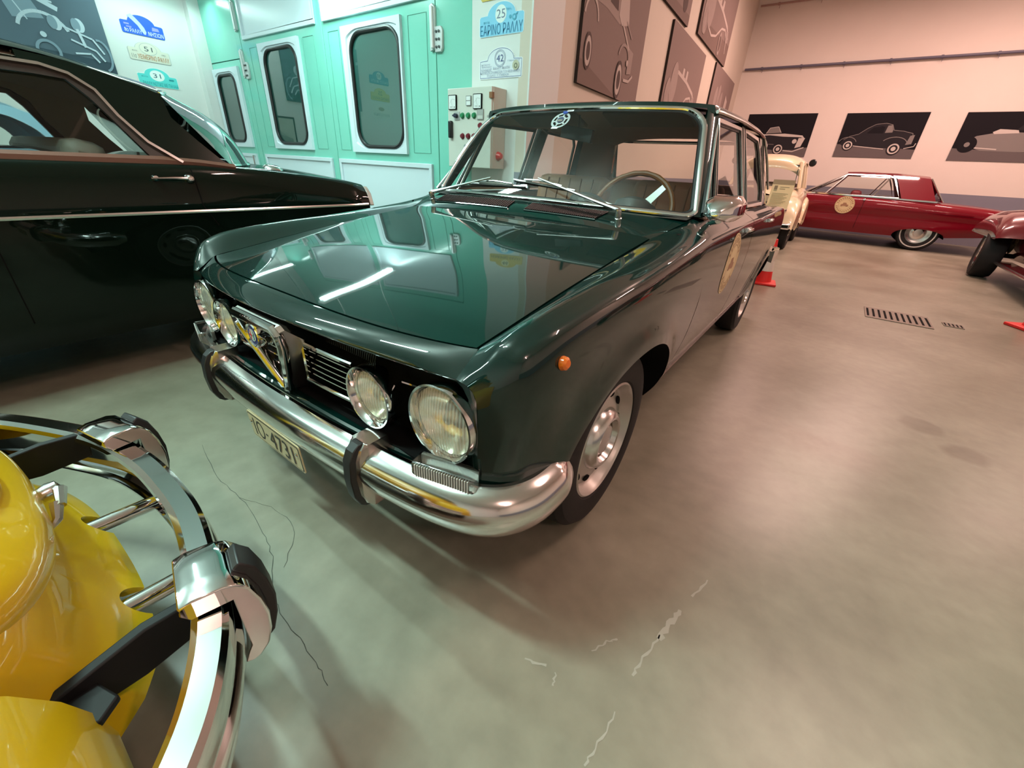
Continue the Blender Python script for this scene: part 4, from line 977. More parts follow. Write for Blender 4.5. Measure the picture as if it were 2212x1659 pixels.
def droof(o=0,t0=-1,t1=1):
    rows=[]
    for y in np.linspace(-2.6,-.172,40):
        ze=float(np.interp(y,[-2.6,-2.0,-.648,-.575,-.472,-.348,-.243,-.172],[1.36,1.40,1.401,1.396,1.38,1.352,1.324,1.302])); ht=.82-(ze-1.02)*.4
        rows.append([(DX+k*(ht-.004),y+(.10*(1-k*k) if y>-.3 else 0)*((y+.3)/.128 if y>-.3 else 0),ze+.075*(1-abs(k)**2.6)-o) for k in np.linspace(-1,1,31)])
    return MB().grid(rows)
droof().build('roof',PAINT2,DK,ang=50); droof(.03).build('headliner',HEADLINER,DK,ang=50)
mb=MB(); rows=[]
for k in np.sin(np.linspace(-1,1,41)*math.pi/2):
    a=np.array([DX+k*.695,-.172+.12*(1-k**4),1.300+.05*(1-k*k)]); b=np.array([DX+k*.805,.035+.26*(1-k**4),1.003+.012*(1-k*k)])
    rows.append([tuple(a*(1-q)+b*q+np.array([0,.07,.03])*math.sin(math.pi*q)*(1-k**6)) for q in np.linspace(0,1,11)])
mb.grid(rows); RWD=mb.build('rear_window',glass('bright_rear_glass',(.80,.90,.88),1.5,.42),DK)
mb=MB(); mb.tube([r[0] for r in rows],.010,6); mb.build('window_trim_top',CHROME,RWD)
mb=MB(); mb.tube([r[-1] for r in rows],.010,6); mb.build('window_trim_base',CHROME,RWD)
for sg in (1,-1):
    mb=MB(); mb.lathe([(0,.02),(.035,.018),(.05,.008),(.055,0)],(DX+sg*.71,.30,.992),(sg*.2,.1,1),20); mb.build('trim_cap',CHROME,DK)
    mb=MB(); mb.prism([(DX+sg*h,.872,z) for h,z in ((.77,.905),(.812,.86),(.837,.785),(.80,.78),(.75,.86))],(0,.035,-.004)); mb.build('tail_lamp',mat('pale_lamp',(.55,.55,.52),.2,.3),DK,bevel=.006)
mb=MB(); mb.box((DX,-.55,.84),(1.34,.16,.5),Matrix.Rotation(R(-12),3,'X')); mb.build('rear_seat',mat('grey_green_seat',(.14,.15,.12),.6),DK,bevel=.05)
mb=MB(); mb.box((DX,-1.75,.86),(1.30,.16,.5),Matrix.Rotation(R(-12),3,'X')); mb.build('front_seat',mat('grey_green_seat',(.14,.15,.12),.6),DK,bevel=.05)
mb=MB(); mb.box((DX,.84,.47),(1.6,.14,.12)); mb.build('rear_bumper',CHROME,DK,bevel=.03)
# ------------------------------------------------------------------ red coupe along the far wall
TB=thing('coupe_car','low red two-door coupe parked along the far wall, round cream door sticker','car',(1.1,11.4,0))
TY=11.41; tm=lambda s,h,z:(s,TY-h,z)
RED=mat('ruby_paint',(.15,.0,.008),.35,coat=.6,spec=.12)
tsecs=[(-1.5,[(.70,.80),(.80,.78),(.86,.70),(.88,.60),(.86,.50),(.83,.40),(.76,.30)]),
(-1.1,[(.78,.88),(.88,.86),(.93,.78),(.945,.68),(.92,.56),(.92,.40),(.86,.235)]),
(0.3,[(.80,.905),(.90,.885),(.940,.80),(.955,.69),(.925,.56),(.94,.40),(.89,.225)]),
(1.6,[(.80,.893),(.90,.873),(.942,.80),(.955,.69),(.925,.56),(.94,.40),(.89,.225)]),
(2.4,[(.78,.868),(.88,.850),(.94,.78),(.955,.68),(.93,.56),(.945,.41),(.90,.24)]),
(3.2,[(.74,.83),(.85,.815),(.92,.76),(.945,.66),(.92,.56),(.91,.44),(.84,.32)]),
(3.7,[(.66,.78),(.78,.76),(.86,.70),(.88,.62),(.86,.55),(.82,.46),(.74,.38)])]
TBA=[(2.46,.25,.39,.145),(-.42,.25,.39,.15)]
tf,_=body(TB,'body_side',tsecs,TBA,tm,RED,n=6,ns=130,crown=.015,flare=.008)
for sg in (1,-1):
    for x in (2.46,-.42): car_wheel(TB,(x,TY-sg*.78,.33),(0,-sg,0),.33,.18,white=1)
    w1=MB()
    for A in TBA:
        w1=MB(); pts=[(A[0]+A[2],.25)]+[(A[0]+A[2]*math.cos(t)/((abs(math.cos(t))**2.25+abs(math.sin(t))**2.25)**(1/2.25)),A[1]+A[3]*math.sin(t)/((abs(math.cos(t))**2.25+abs(math.sin(t))**2.25)**(1/2.25))) for t in np.linspace(0,math.pi,25)]+[(A[0]-A[2],.25)]
        w1.grid([[tm(y,sg*xx,z) for y,z in pts] for xx in (.92,.5)]); w1.add([tm(y,sg*.5,z) for y,z in pts],[tuple(range(len(pts)))]); w1.build('wheel_well',BLACK,TB,recalc=False)
def tg(s,z,sg,o=0): return tm(s,sg*(.86-(z-.9)*.42+o),z)
# roof with broad rear quarters
rows=[]
for s_ in np.linspace(.98,2.30,30):
    ze=float(np.interp(s_,[.98,1.2,1.8,2.30],[1.292,1.302,1.300,1.268])); h=.86-(ze-.9)*.42
    rows.append([tm(s_,k*h,ze+.05*(1-abs(k)**3)) for k in np.linspace(-1,1,25)])
MB().grid(rows).build('roof',RED,TB,ang=50)
for sg in (1,-1):
    Q=[(1.72,1.300),(1.80,1.25),(1.86,1.15),(1.98,.905),(2.50,.885),(2.44,1.0),(2.30,1.268),(2.05,1.288)]
    mb=MB(); mb.prism([tg(*p,sg) for p in Q],tuple(Vector(tm(0,-sg*.05,0))-Vector(tm(0,0,0)))); mb.build('quarter_panel',RED,TB)
    W=[(.38,.905),(1.00,1.285),(1.66,1.285),(1.76,1.255),(1.82,1.15),(1.94,.905)]
    mb=MB(); mb.sweep([tg(*p,sg,.004) for p in W],[(-.013,-.008),(.013,-.008),(.013,.008),(-.013,.008)],up=(0,-sg,.4),closed=True); wf=mb.build('window_frame',CHROME2,TB)
    g=MB(); g.add([tg(*p,sg,-.006) for p in W],[tuple(range(len(W)))]); g.build('glass_pane',GLASS,wf,recalc=False)
    for a,b in (((.72,.905),(.985,1.27)),((1.52,.905),(1.71,1.27))):
        v=MB(); v.tube([tg(*a,sg,.0),tg(*b,sg,.0)],.012,6); v.build('window_bar',CHROME2,wf)
    mb=MB(); mb.sweep([tg(s_,float(np.interp(s_,[-.3,.3,1.6,2.5],[.91,.912,.90,.882])),sg,.03) for s_ in np.linspace(.0,2.52,20)],[(-.012,-.010),(.012,-.010),(.012,.010),(-.012,.010)],up=(0,-sg,0)); mb.build('belt_strip',CHROME,TB)
    mb=MB(); P=tf(1.40); mb.lathe([(0,.03),(.02,.026),(.026,0)],tm(1.42,sg*.925,.845),(0,-sg,.2),12); mb.build('door_handle',CHROME,TB)
    mb=MB(); mb.sweep([tm(1.42+.02*(z-.5),sg*(float(np.interp(-z,-P[:,1],P[:,0]))+.0006),z) for z in np.linspace(.88,.30,20)],[(-.003,-.002),(.003,-.002),(.003,.002),(-.003,.002)],up=(0,-sg,0)); mb.build('door_gap',BLACK,TB)
    mb=MB()
    for z0 in (.66,): mb.sweep([tm(s_,sg*(.956),.66+.05*math.sin((s_+1)*.6)) for s_ in np.linspace(1.65,3.1,14)],[(-.010,-.006),(.010,-.006),(.010,.006),(-.010,.006)],up=(0,-sg,0))
    mb.build('wing_crease',RED,TB)
mb=MB(); mb.grid([[tm(.36+.62*q+.04*(1-k*k)*(1-q)*-3,k*(.86-.17*q),.905+.395*q) for q in np.linspace(0,1,6)] for k in np.linspace(-1,1,13)]); mb.build('windscreen',GLASS,TB)
mb=MB(); mb.grid([[tm(2.31+.30*q,k*(.70+.10*q),1.268-.39*q) for q in np.linspace(0,1,6)] for k in np.linspace(-1,1,13)]); RG=mb.build('rear_window',GLASS,TB)
mb=MB(); mb.tube([tm(2.31+.30*q,(.70+.10*q),1.268-.39*q) for q in (0,.5,1)],.014,6); mb.build('window_trim',CHROME,RG)
mb=MB(); mb.box((1.25,TY,.80),(.18,1.4,.40)); mb.build('front_seat',mat('red_seat',(.2,.02,.03),.5),TB,bevel=.05)
roundel(TB,(1.13,TY-.9575,.725),(1,0,0),(0,-.09,1),.165)
# ------------------------------------------------------------------ cream car behind the middle saloon
CRM=mat('ivory_paint',(.72,.60,.40),.28,coat=.8)
CC=thing('vintage_car','upright ivory car facing the camera, behind the green saloon and its cone','car',(-.22,9.6,0))
CX=-.20; cm=lambda s,h,z:(CX+h,s,z)
csecs=[(7.85,[(.30,.86),(.40,.83),(.46,.74),(.47,.62),(.46,.50),(.45,.40),(.42,.32)]),
(8.05,[(.36,.92),(.46,.89),(.52,.80),(.54,.66),(.54,.50),(.53,.40),(.48,.28)]),
(8.55,[(.50,.97),(.57,.94),(.63,.84),(.655,.68),(.655,.50),(.64,.38),(.60,.26)]),
(9.0,[(.56,1.0),(.62,.97),(.67,.86),(.69,.68),(.69,.50),(.67,.36),(.62,.25)]),
(9.75,[(.54,1.0),(.60,.97),(.66,.86),(.68,.68),(.68,.50),(.66,.36),(.60,.25)]),
(10.3,[(.36,.80),(.44,.77),(.52,.70),(.56,.62),(.56,.52),(.54,.45),(.50,.40)])]
cf,_=body(CC,'body_side',csecs,[],cm,CRM,n=6,ns=60,crown=.04)
for sg in (1,-1):
    # front and rear wings
    for y0,L_ in ((8.12,.52),(9.72,.45)):
        rows=[]
        for t in np.linspace(-1,1,25):
            y=y0+t*L_; zt=.30+.56*math.sqrt(max(0,1-t*t*.98))**.9; rows.append([(CX+sg*(.44+.30*a),y,.0+zt*b+.26*(1-b)) for a,b in ((0,1.0),(.35,1.0),(.65,.985),(.85,.93),(.95,.86),(1.0,.75),(1.0,.60),(.97,.45),(.97,.30),(.90,.12))])
        MB().grid(rows).build('wing',CRM,CC,ang=60)
        car_wheel(CC,(CX+sg*.63,y0,.31),(sg,0,0),.31,.14)
    h=MB(); h.lathe([(0,.05),(.05,.045),(.075,.02),(.085,0),(.08,-.10)],(CX+sg*.50,7.63,.66),(0,-1,0),24); h.build('headlamp',CHROME2,CC)
    # pillars and side windows
    def cg(y,z,o=0): return (CX+sg*(.60-(z-1.0)*.22+o),y,z)
    mb=MB(); mb.prism([cg(8.50,.98),cg(8.62,.98),cg(8.86,1.42),cg(8.74,1.42)],(-sg*.06,0,0)); mb.build('front_pillar',CRM,CC,bevel=.015)
    mb=MB(); mb.prism([cg(9.22,.98),cg(9.31,.98),cg(9.31,1.42),cg(9.22,1.42)],(-sg*.05,0,0)); mb.build('centre_pillar',CRM,CC,bevel=.01)
    mb=MB(); mb.prism([cg(9.62,.98),cg(9.95,.98),cg(9.80,1.42),cg(9.62,1.42)],(-sg*.05,0,0)); mb.build('rear_pillar',CRM,CC,bevel=.01)
    g=MB(); g.add([cg(8.62,1.0,-.03),cg(9.65,1.0,-.03),cg(9.65,1.4,-.03),cg(8.86,1.4,-.03)],[(0,1,2,3)]); g.build('side_window',GLASS,CC,recalc=False)
    m2=MB(); m2.lathe([(0,.03),(.05,.025),(.06,0),(.03,-.04)],(CX+sg*.64,8.78,1.40),(-.2*sg,-1,0),14); m2.build('door_mirror',GLOSSBLACK,CC)
rows=[]
for y in np.linspace(8.66,9.92,24):
    zc=float(np.interp(y,[8.66,8.8,9.1,9.4,9.7,9.92],[1.40,1.49,1.54,1.55,1.51,1.42])); rows.append([(CX+k*.525*(1 if abs(k)<.99 else 1),y,zc-.14*abs(k)**3.2) for k in np.linspace(-1,1,21)])
mb=MB(); mb.grid(rows); mb.grid([[(x*1.0+ (0),y,z-.10) for x,y,z in rows[0]],rows[0]]); mb.build('roof',CRM,CC,ang=60)
WSC=[(CX+k*.50,8.53+.20*(z-1.0)/.4,z) for k,z in ((-.98,1.0),(.98,1.0),(.9,1.35),(-.9,1.35))]
mb=MB(); mb.add(WSC,[(0,1,2,3)]); WC=mb.build('windscreen',GLASS,CC,recalc=False)
mb=MB(); mb.sweep([(CX+(x-CX)*1.01,y-.005,z) for x,y,z in WSC],[(-.014,-.010),(.014,-.010),(.014,.010),(-.014,.010)],up=(0,-1,0),closed=True); mb.build('windscreen_seal',GLOSSBLACK,WC)
mb=MB(); mb.box((CX,7.82,.60),(.62,.04,.34)); mb.build('grille',mat('dark_grille',(.03,.03,.03),.4,.5),CC,bevel=.02)
mb=MB(); mb.box((CX,7.55,.42),(1.42,.07,.10)); mb.build('front_bumper',CHROME,CC,bevel=.025)
mb=MB(); mb.box((CX,9.05,.86),(1.0,.14,.42)); mb.build('front_seat',mat('brown_seat',(.10,.06,.04),.6),CC,bevel=.05)
# ------------------------------------------------------------------ maroon car at the right edge
MAR=mat('maroon_paint',(.12,.006,.012),.25,coat=1.0)
MC=thing('roadster_car','maroon open-wheeled car half out of frame at the right edge','car',(3.95,7.2,0))
mcx=3.93; mm=lambda s,h,z:(mcx+h,s,z)
msecs=[(5.4,[(.30,.80),(.44,.78),(.56,.70),(.60,.60),(.60,.48),(.58,.40),(.52,.30)]),
(6.2,[(.46,.92),(.58,.89),(.68,.80),(.73,.66),(.73,.50),(.70,.38),(.64,.28)]),
(7.2,[(.50,.94),(.60,.91),(.70,.82),(.745,.68),(.745,.50),(.72,.38),(.66,.28)]),
(8.3,[(.42,.92),(.54,.89),(.66,.80),(.74,.68),(.75,.52),(.72,.38),(.66,.26)]),
(9.2,[(.26,.84),(.34,.80),(.40,.72),(.44,.62),(.46,.52),(.44,.44),(.40,.36)])]
body(MC,'body_side',msecs,[],mm,MAR,n=6,ns=50,crown=.05)
for sg in (-1,1):
    rows=[]
    for t in np.linspace(-1,1,31):
        y=8.05+.72*t; e=math.sqrt(max(0,1-(abs(t))**2.4)); zt=.58+.33*e
        rows.append([(mcx+sg*(.45+.62*a),y,zt-(zt-.54)*b) for a,b in ((0,.05),(.3,0),(.6,.03),(.8,.10),(.93,.26),(1.0,.5),(1.0,.78),(.97,1.0))])
    MB().grid(rows).build('wing',MAR,MC,ang=60)
    car_wheel(MC,(mcx+sg*.93,7.90,.33),(sg,-.10*sg,0),.33,.25)
    car_wheel(MC,(mcx+sg*.82,5.7,.32),(sg,0,0),.32,.17)
    mb=MB(); mb.box((mcx+sg*.80,6.75,.24),(.20,1.9,.035)); rb=mb.build('running_board',MAR,MC,bevel=.008)
    mb=MB(); mb.tube([(mcx+sg*.905,5.8,.245),(mcx+sg*.905,7.7,.245)],.02,8); mb.build('board_edge',CHROME2,rb)
    mb=MB(); mb.tube([(mcx+sg*.3,7.86,.32),(mcx+sg*.95,7.86,.32)],.03,8); mb.build('axle',BLACK,MC)
roundel(MC,(mcx-.764,7.85,.50),(0,-1,0),(0,0,1),.15)
# ------------------------------------------------------------------ yellow car, bottom left: rear end with engine lid, tailpipes and chrome bumper
YEL=mat('yellow_paint',(.57,.37,.004),.35,coat=.7,spec=.2)
BE=thing('compact_car','yellow rounded car at the bottom left, chrome blade bumper toward the green saloon','car',(.13,-2.6,0))
bx=.13
def byy(x,z):    # rear skin: leans forward with height, rounds off to the sides
    u=abs(x-bx)
    return -1.072-.75*min(z-.34,.09)-.28*max(0,z-.43)-.95*max(0,z-.54)**1.2-.12*(u/.5)**2.6-.30*max(0,u-.31)
def apron_low(x):
    z=.337+.05*max(0,abs(x-bx)-.36)/.2
    for c in (bx-.10,bx+.175):
        d=abs(x-c)
        if d<.036: z+=.040*math.sqrt(max(0,1-(d/.036)**2))
    return z
xs=sorted(set(list(np.linspace(bx-.60,bx+.60,81))+[c+.036*math.cos(t) for c in (bx-.10,bx+.175) for t in np.linspace(0,math.pi,15)]))
rows=[]
for x in xs:
    zl=apron_low(x); rows.append([(x,byy(x,zl)-.03,zl+.006),(x,byy(x,zl)-.004,zl-.003)]+[(x,byy(x,z),z) for z in list(np.linspace(zl,.46,8))+list(np.linspace(.49,1.02,12))])
MB().grid(rows).build('rear_panel',YEL,BE,ang=60)
# engine lid, domed, with a raised U-shaped pressing and a handle
def zlow(u): return .452+.17*(abs(u)/.43)**2.4
def lidp(u,z):
    dz=.17*2.4/.43*(abs(u)/.43)**1.4; dist=min((z-zlow(u))/math.sqrt(1+dz*dz),(.445-abs(u))*1.2); 
    return (bx+u,byy(bx+u,z)+.052*(1-math.exp(-max(0,dist)/.035))-.010,z)
mb=MB(); mb.grid([[lidp(u,zlow(u)+(1.0-zlow(u))*v) for v in np.concatenate([np.linspace(0,.25,16),np.linspace(.29,1,14)])] for u in np.linspace(-.43,.43,61)]); LID=mb.build('engine_lid',YEL,BE,ang=70)
def lidsurf(x,z): return Vector(lidp(x-bx,z))
U_=[(bx+.02+.145*math.sin(t),.665-.07*math.cos(t)) for t in np.linspace(-math.pi/2,math.pi/2,17)]
U_=[(bx-.125,.95)]+U_+[(bx+.165,.95)]
mb=MB(); mb.sweep([lidsurf(x,z)+V3(0,.003,0) for x,z in U_],[(.026*math.cos(t),.013*math.sin(t)) for t in np.linspace(0,2*math.pi,9)[:-1]],up=(0,1,.3)); mb.build('lid_pressing',YEL,LID)
hd=lidsurf(bx,.505)
mb=MB(); mb.lathe([(0,.030),(.013,.027),(.016,.015),(.014,0)],hd+V3(-.02,0,.006),(0,1,.2),14); mb.tube([hd+V3(-.035,.010,.008),hd+V3(-.005,.026,.012),hd+V3(.030,.018,.002)],[.006,.010,.007],8); mb.tube([hd+V3(.02,.014,.004),hd+V3(.045,.006,-.012),hd+V3(.055,-.006,-.02)],[.010,.007,.003],8); mb.build('lid_handle',CHROME2,LID)
# tailpipes
for px in (bx-.10,bx+.175):
    mb=MB(); mb.lathe([(.017,-.10),(.017,.105),(.0155,.112),(.013,.105),(.012,-.02)],(px,-1.085,.345),(.0,1,-.04),20); mb.build('tailpipe',CHROME,BE)
# rear wings
for sg in (1,-1):
    rows=[]
    for t in np.linspace(0,math.pi,25):
        y=-1.75+.58*math.cos(t)+.0; zt=.36+.44*math.sin(t)
        rows.append([(bx+sg*(.40+.36*a),-1.75+(.58*math.cos(t))*(1-.16*b)*1.0,.36+(.44*math.sin(t))*(1-.16*b)) for a,b in ((0,0),(.3,.0),(.6,.06),(.8,.16),(.93,.34),(1.0,.62),(1.0,1.0))])
    MB().grid(rows).build('rear_wing',YEL,BE,ang=70)
    car_wheel(BE,(bx+sg*.66,-1.75,.31),(sg,0,0),.31,.15); car_wheel(BE,(bx+sg*.65,-4.15,.31),(sg,0,0),.31,.15)
# rest of the shell, out of frame
bsecs=[(-5.0,[(.30,.62),(.40,.60),(.48,.54),(.52,.46),(.52,.40),(.50,.36),(.46,.30)]),(-4.2,[(.50,.86),(.56,.82),(.60,.74),(.62,.60),(.62,.48),(.62,.40),(.58,.28)]),
(-3.2,[(.58,.98),(.62,.94),(.65,.80),(.66,.62),(.66,.48),(.66,.38),(.62,.26)]),(-2.2,[(.56,1.0),(.60,.95),(.63,.80),(.64,.62),(.64,.48),(.64,.38),(.60,.28)]),(-1.75,[(.50,1.0),(.55,.95),(.58,.80),(.58,.62),(.58,.50),(.56,.42),(.52,.34)])]
body(BE,'body_side',bsecs,[],lambda s,h,z:(bx+h,s,z),YEL,n=6,ns=40,crown=.03)
rows=[]
for y in np.linspace(-3.5,-1.62,20):
    zc=1.0+.5*math.sqrt(max(0,1-((y+2.65)/1.05)**2)); rows.append([(bx+.52*k,y,1.0+(zc-1.0)*(1-abs(k)**3)**.6) for k in np.linspace(-1,1,17)])
mb=MB(); mb.grid(rows)
for i_,f_ in enumerate(mb.f):
    c_=np.mean([mb.v[k] for k in f_],0)
    if 1.07<c_[2]<1.40 and ((c_[1]>-2.2 and abs(c_[0]-bx)<.37) or (abs(c_[0]-bx)>.44 and -3.3<c_[1]<-1.85)): mb.m[i_]=1
mb.build('roof',[YEL,mat('dark_window',(.01,.012,.013),.08)],BE,ang=60)
# bumper blade with two overriders
bb=[(-.60,-1.30),(-.56,-1.20),(-.467,-1.120),(-.308,-1.035),(-.166,-.978),(-.004,-.949),(.13,-.943),(.264,-.949),(.40,-.975),(.536,-1.010),(.641,-1.062),(.715,-1.122),(.78,-1.20),(.82,-1.30)]
P=spl(bb,6); n_=len(P); rows=[]
for i in range(n_):
    T=(np.array(P[min(i+1,n_-1)])-np.array(P[max(i-1,0)])); T/=np.linalg.norm(T); N=np.array([-T[1],T[0]])
    o=np.array(P[i]); f2=lambda d,z:(o[0]+N[0]*d,o[1]+N[1]*d,z)
    rows.append([f2(d,z) for d,z in ((-.052,.435),(-.050,.446),(-.040,.452),(-.010,.450),(-.002,.444),(.0,.432),(-.002,.40),(.004,.388),(.004,.376),(-.002,.366),(-.006,.335),(-.014,.326),(-.030,.322),(-.045,.325),(-.044,.329),(-.028,.328),(-.016,.334),(-.010,.366),(-.006,.40),(-.008,.43),(-.018,.440),(-.042,.440))])
mb=MB(); mb.grid(rows,cv=True); BB=mb.build('rear_bumper',CHROME,BE,ang=30)
def bpath(x):
    xs_=[p[0] for p in P]; y=float(np.interp(x,xs_,[p[1] for p in P])); y2=float(np.interp(x+.01,xs_,[p[1] for p in P])); T=np.array([.01,y2-y]); T/=np.linalg.norm(T); return np.array([x,y]),T,np.array([-T[1],T[0]])
for x in (-.125,.478):
    o,T,N=bpath(x); hw=.055
    def q(a,d,z): return (o[0]+T[0]*a+N[0]*d,o[1]+T[1]*a+N[1]*d,z)
    prof_=[(-.060,.472),(-.058,.486),(-.040,.492),(0,.491),(.016,.484),(.030,.466),(.040,.43),(.044,.390),(.040,.350),(.030,.318),(.014,.300),(.002,.296),(-.010,.300),(-.002,.32),(.006,.335),(.006,.456),(-.05,.456)]
    mb=MB(); rows=[[q(a,d,z) for d,z in prof_] for a in (-hw,-hw*.93,-hw*.3,hw*.3,hw*.93,hw)]
    rows[0]=[q(-hw,d*.97-.001,.385+(z-.385)*.985) for d,z in prof_]; rows[-1]=[q(hw,d*.97-.001,.385+(z-.385)*.985) for d,z in prof_]
    mb.grid(rows,cv=True); mb.add(rows[0],[tuple(range(len(prof_)))]); mb.add(rows[-1],[tuple(range(len(prof_)))]); OV=mb.build('overrider',CHROME,BB,ang=30,bevel=.002)
    rp=[(.014,.487),(.028,.467),(.039,.43),(.043,.390),(.039,.350),(.028,.315),(.012,.298)]; ro=[(.026,.496),(.044,.474),(.055,.434),(.060,.390),(.055,.347),(.043,.308),(.024,.290)]
    mb=MB(); ring=rp+ro[::-1]; mb.grid([[q(a,d,z) for d,z in ring] for a in (-.026,.026)],cv=True); mb.add([q(-.026,d,z) for d,z in ring],[tuple(range(len(ring)))]); mb.add([q(.026,d,z) for d,z in ring],[tuple(range(len(ring)))]); mb.build('rubber_pad',RUBBER,OV,ang=30,bevel=.003)
# black bumper irons
BI=mat('black_iron',(.006,.006,.007),.6,spec=.3)
for sg in (1,-1):
    X=lambda u: bx+sg*u
    mb=MB(); prof2=[(X(.335),-1.02,.450),(X(.335),-1.03,.385),(X(.340),-1.12,.375),(X(.345),-1.21,.385),(X(.345),-1.34,.39),(X(.345),-1.34,.43),(X(.345),-1.23,.435),(X(.335),-1.10,.455)]
    mb.prism(prof2,(sg*.018,0,0)); mb.prism([(X(.335),-1.17,.412),(X(.30),-1.235,.412),(X(.24),-1.27,.412),(X(.24),-1.30,.412),(X(.33),-1.262,.412),(X(.36),-1.235,.412),(X(.42),-1.175,.412),(X(.40),-1.150,.412)],(0,0,.012)); bi=mb.build('bumper_iron',BI,BE,bevel=.003)
    mb=MB(); mb.lathe([(0,.022),(.010,.020),(.014,.010),(.016,0)],(X(.315),-1.245,.424),(0,0,1),8); mb.build('iron_bolt',BI,bi)
# ------------------------------------------------------------------ pale blue car seen through the windows of the black-green saloon
BLU=mat('pale_blue_paint',(.16,.30,.38),.3,coat=.8)
BC=thing('saloon_car','pale blue rounded car seen only through the windows of the black-green saloon','car',(-4.78,-1.9,0))
BX=-4.78; bm_=lambda s,h,z:(BX+h,s,z)
body(BC,'body_side',[(-3.9,[(.60,.72),(.66,.70),(.72,.62),(.74,.54),(.73,.46),(.70,.40),(.64,.32)]),(-3.2,[(.70,.90),(.76,.87),(.80,.76),(.815,.64),(.80,.50),(.78,.38),(.70,.24)]),
(-1.5,[(.74,.96),(.79,.93),(.82,.80),(.83,.66),(.815,.50),(.79,.38),(.70,.22)]),(-.2,[(.73,.96),(.78,.93),(.815,.80),(.825,.66),(.81,.50),(.78,.38),(.70,.24)]),
(.35,[(.66,.90),(.72,.87),(.77,.76),(.78,.64),(.77,.52),(.74,.44),(.66,.34)]),(.55,[(.58,.82),(.64,.80),(.69,.72),(.70,.62),(.69,.54),(.66,.48),(.60,.40)])],[(-.35,.28,.36,.36),(-2.85,.28,.36,.36)],bm_,BLU,n=6,ns=80,crown=.03)
RB=[(-2.75,.95),(-2.35,1.22),(-2.1,1.31),(-1.4,1.345),(-.8,1.335),(-.426,1.295),(-.301,1.256),(-.195,1.204),(-.110,1.099),(-.02,.955)]
RI=[(-2.60,.97),(-2.28,1.19),(-2.05,1.26),(-1.4,1.29),(-.8,1.28),(-.46,1.235),(-.36,1.20),(-.28,1.14),(-.22,1.05),(-.17,.97)]
bg=lambda y,z,sg,o=0:(BX+sg*(.76-(z-.95)*.35+o),y,z)
for sg in (1,-1):
    P1=[tuple(p) for p in spl(RB,4)]; P2=[tuple(p) for p in spl(RI,4)]
    mb=MB(); mb.grid([[bg(*p,sg,.01) for p in P1],[bg(*p,sg,.012) for p in P2],[bg(*p,sg,-.03) for p in P2]]); mb.build('window_frame',BLU,BC)
    g=MB(); g.add([bg(*p,sg,-.01) for p in P2],[tuple(range(len(P2)))]); g.build('side_window',GLASS,BC,recalc=False)
    mb=MB(); mb.prism([bg(-1.30,.96,sg),bg(-1.22,.96,sg),bg(-1.22,1.29,sg),bg(-1.30,1.29,sg)],(-sg*.04,0,0)); mb.build('centre_pillar',BLU,BC)
    for y in (-.35,-2.85): car_wheel(BC,(BX+sg*.70,y,.31),(sg,0,0),.31,.15)
mb=MB(); P=[p for p in spl(RB,4) if p[1]>1.0]; mb.grid([[(BX+k*(.77-(z-.95)*.35),y,z+.05*(1-abs(k)**2.5)) for k in np.linspace(-1,1,15)] for y,z in P]); mb.build('roof',BLU,BC,ang=60)
# ------------------------------------------------------------------ rally plates on the walls
def rally(O,U,W,fill,label,spec,name='rally_plate',edge=None,group=None):
    """plate: .50 wide body .145 high with a round dome on top"""
    o=[(.012,0),(.488,0),(.5,.012),(.5,.133),(.488,.145),(.405,.148)]+[(.25+.158*math.cos(t),.140+.092*math.sin(t)) for t in np.linspace(.12,math.pi-.12,20)]+[(.095,.148),(.012,.145),(0,.133),(0,.012)]
    S=Sheet(O,U,(0,0,1)); S.slab(o,.006,0)
    sc=lambda k:[(.25+(u-.25)*k,.115+(v-.115)*k) for u,v in o]
    mats=[mat(label[:14]+'_edge',edge or fill,.35)]+[mat('pl_%02d_%02d_%02d'%tuple(int(c*99) for c in c_),c_,.35,coat=.4) for c_ in spec['cols']]
    S.poly(sc(.975),1)
    for it in spec['items']:
        k=it[0]
        if k=='disc': S.disc(*it[1:])
        elif k=='ring': S.ring(*it[1:])
        elif k=='text': S.text(*it[1:])
        elif k=='rect': S.rect(*it[1:])
        elif k=='poly': S.poly(*it[1:])
        elif k=='line': S.line(*it[1:])
    ob=S.mb.build(name,mats,None,recalc=False); tag(ob,label,'sign',group); return ob
CU,LU=(1,0,0),(0,1,0)
rally((-2.066,YB,2.104),CU,None,(.20,.55,.75),'light blue rally plate numbered 25 on the white column',dict(cols=[(.22,.55,.78),(.72,.80,.80),(.14,.18,.28),(.015,.16,.32),(.05,.32,.48)],
 items=[('disc',.245,.148,.062,2),('text','25',.198,.118,.095,.062,3),('text','ΕΑΡΙΝΟ ΡΑΛΛΥ',.014,.010,.472,.075,4),('text','ΦΙΛΠΑ',.05,.092,.07,.018,5),('disc',.35,.118,.013,5),('disc',.395,.112,.022,5),('disc',.395,.112,.011,1),('poly',[(.40,.125),(.425,.128),(.432,.145),(.41,.132)],5),('text','ΕΠΑΘΛΟ',.31,.165,.05,.016,5,-.5)]),edge=(.70,.78,.82),group='rally plates')
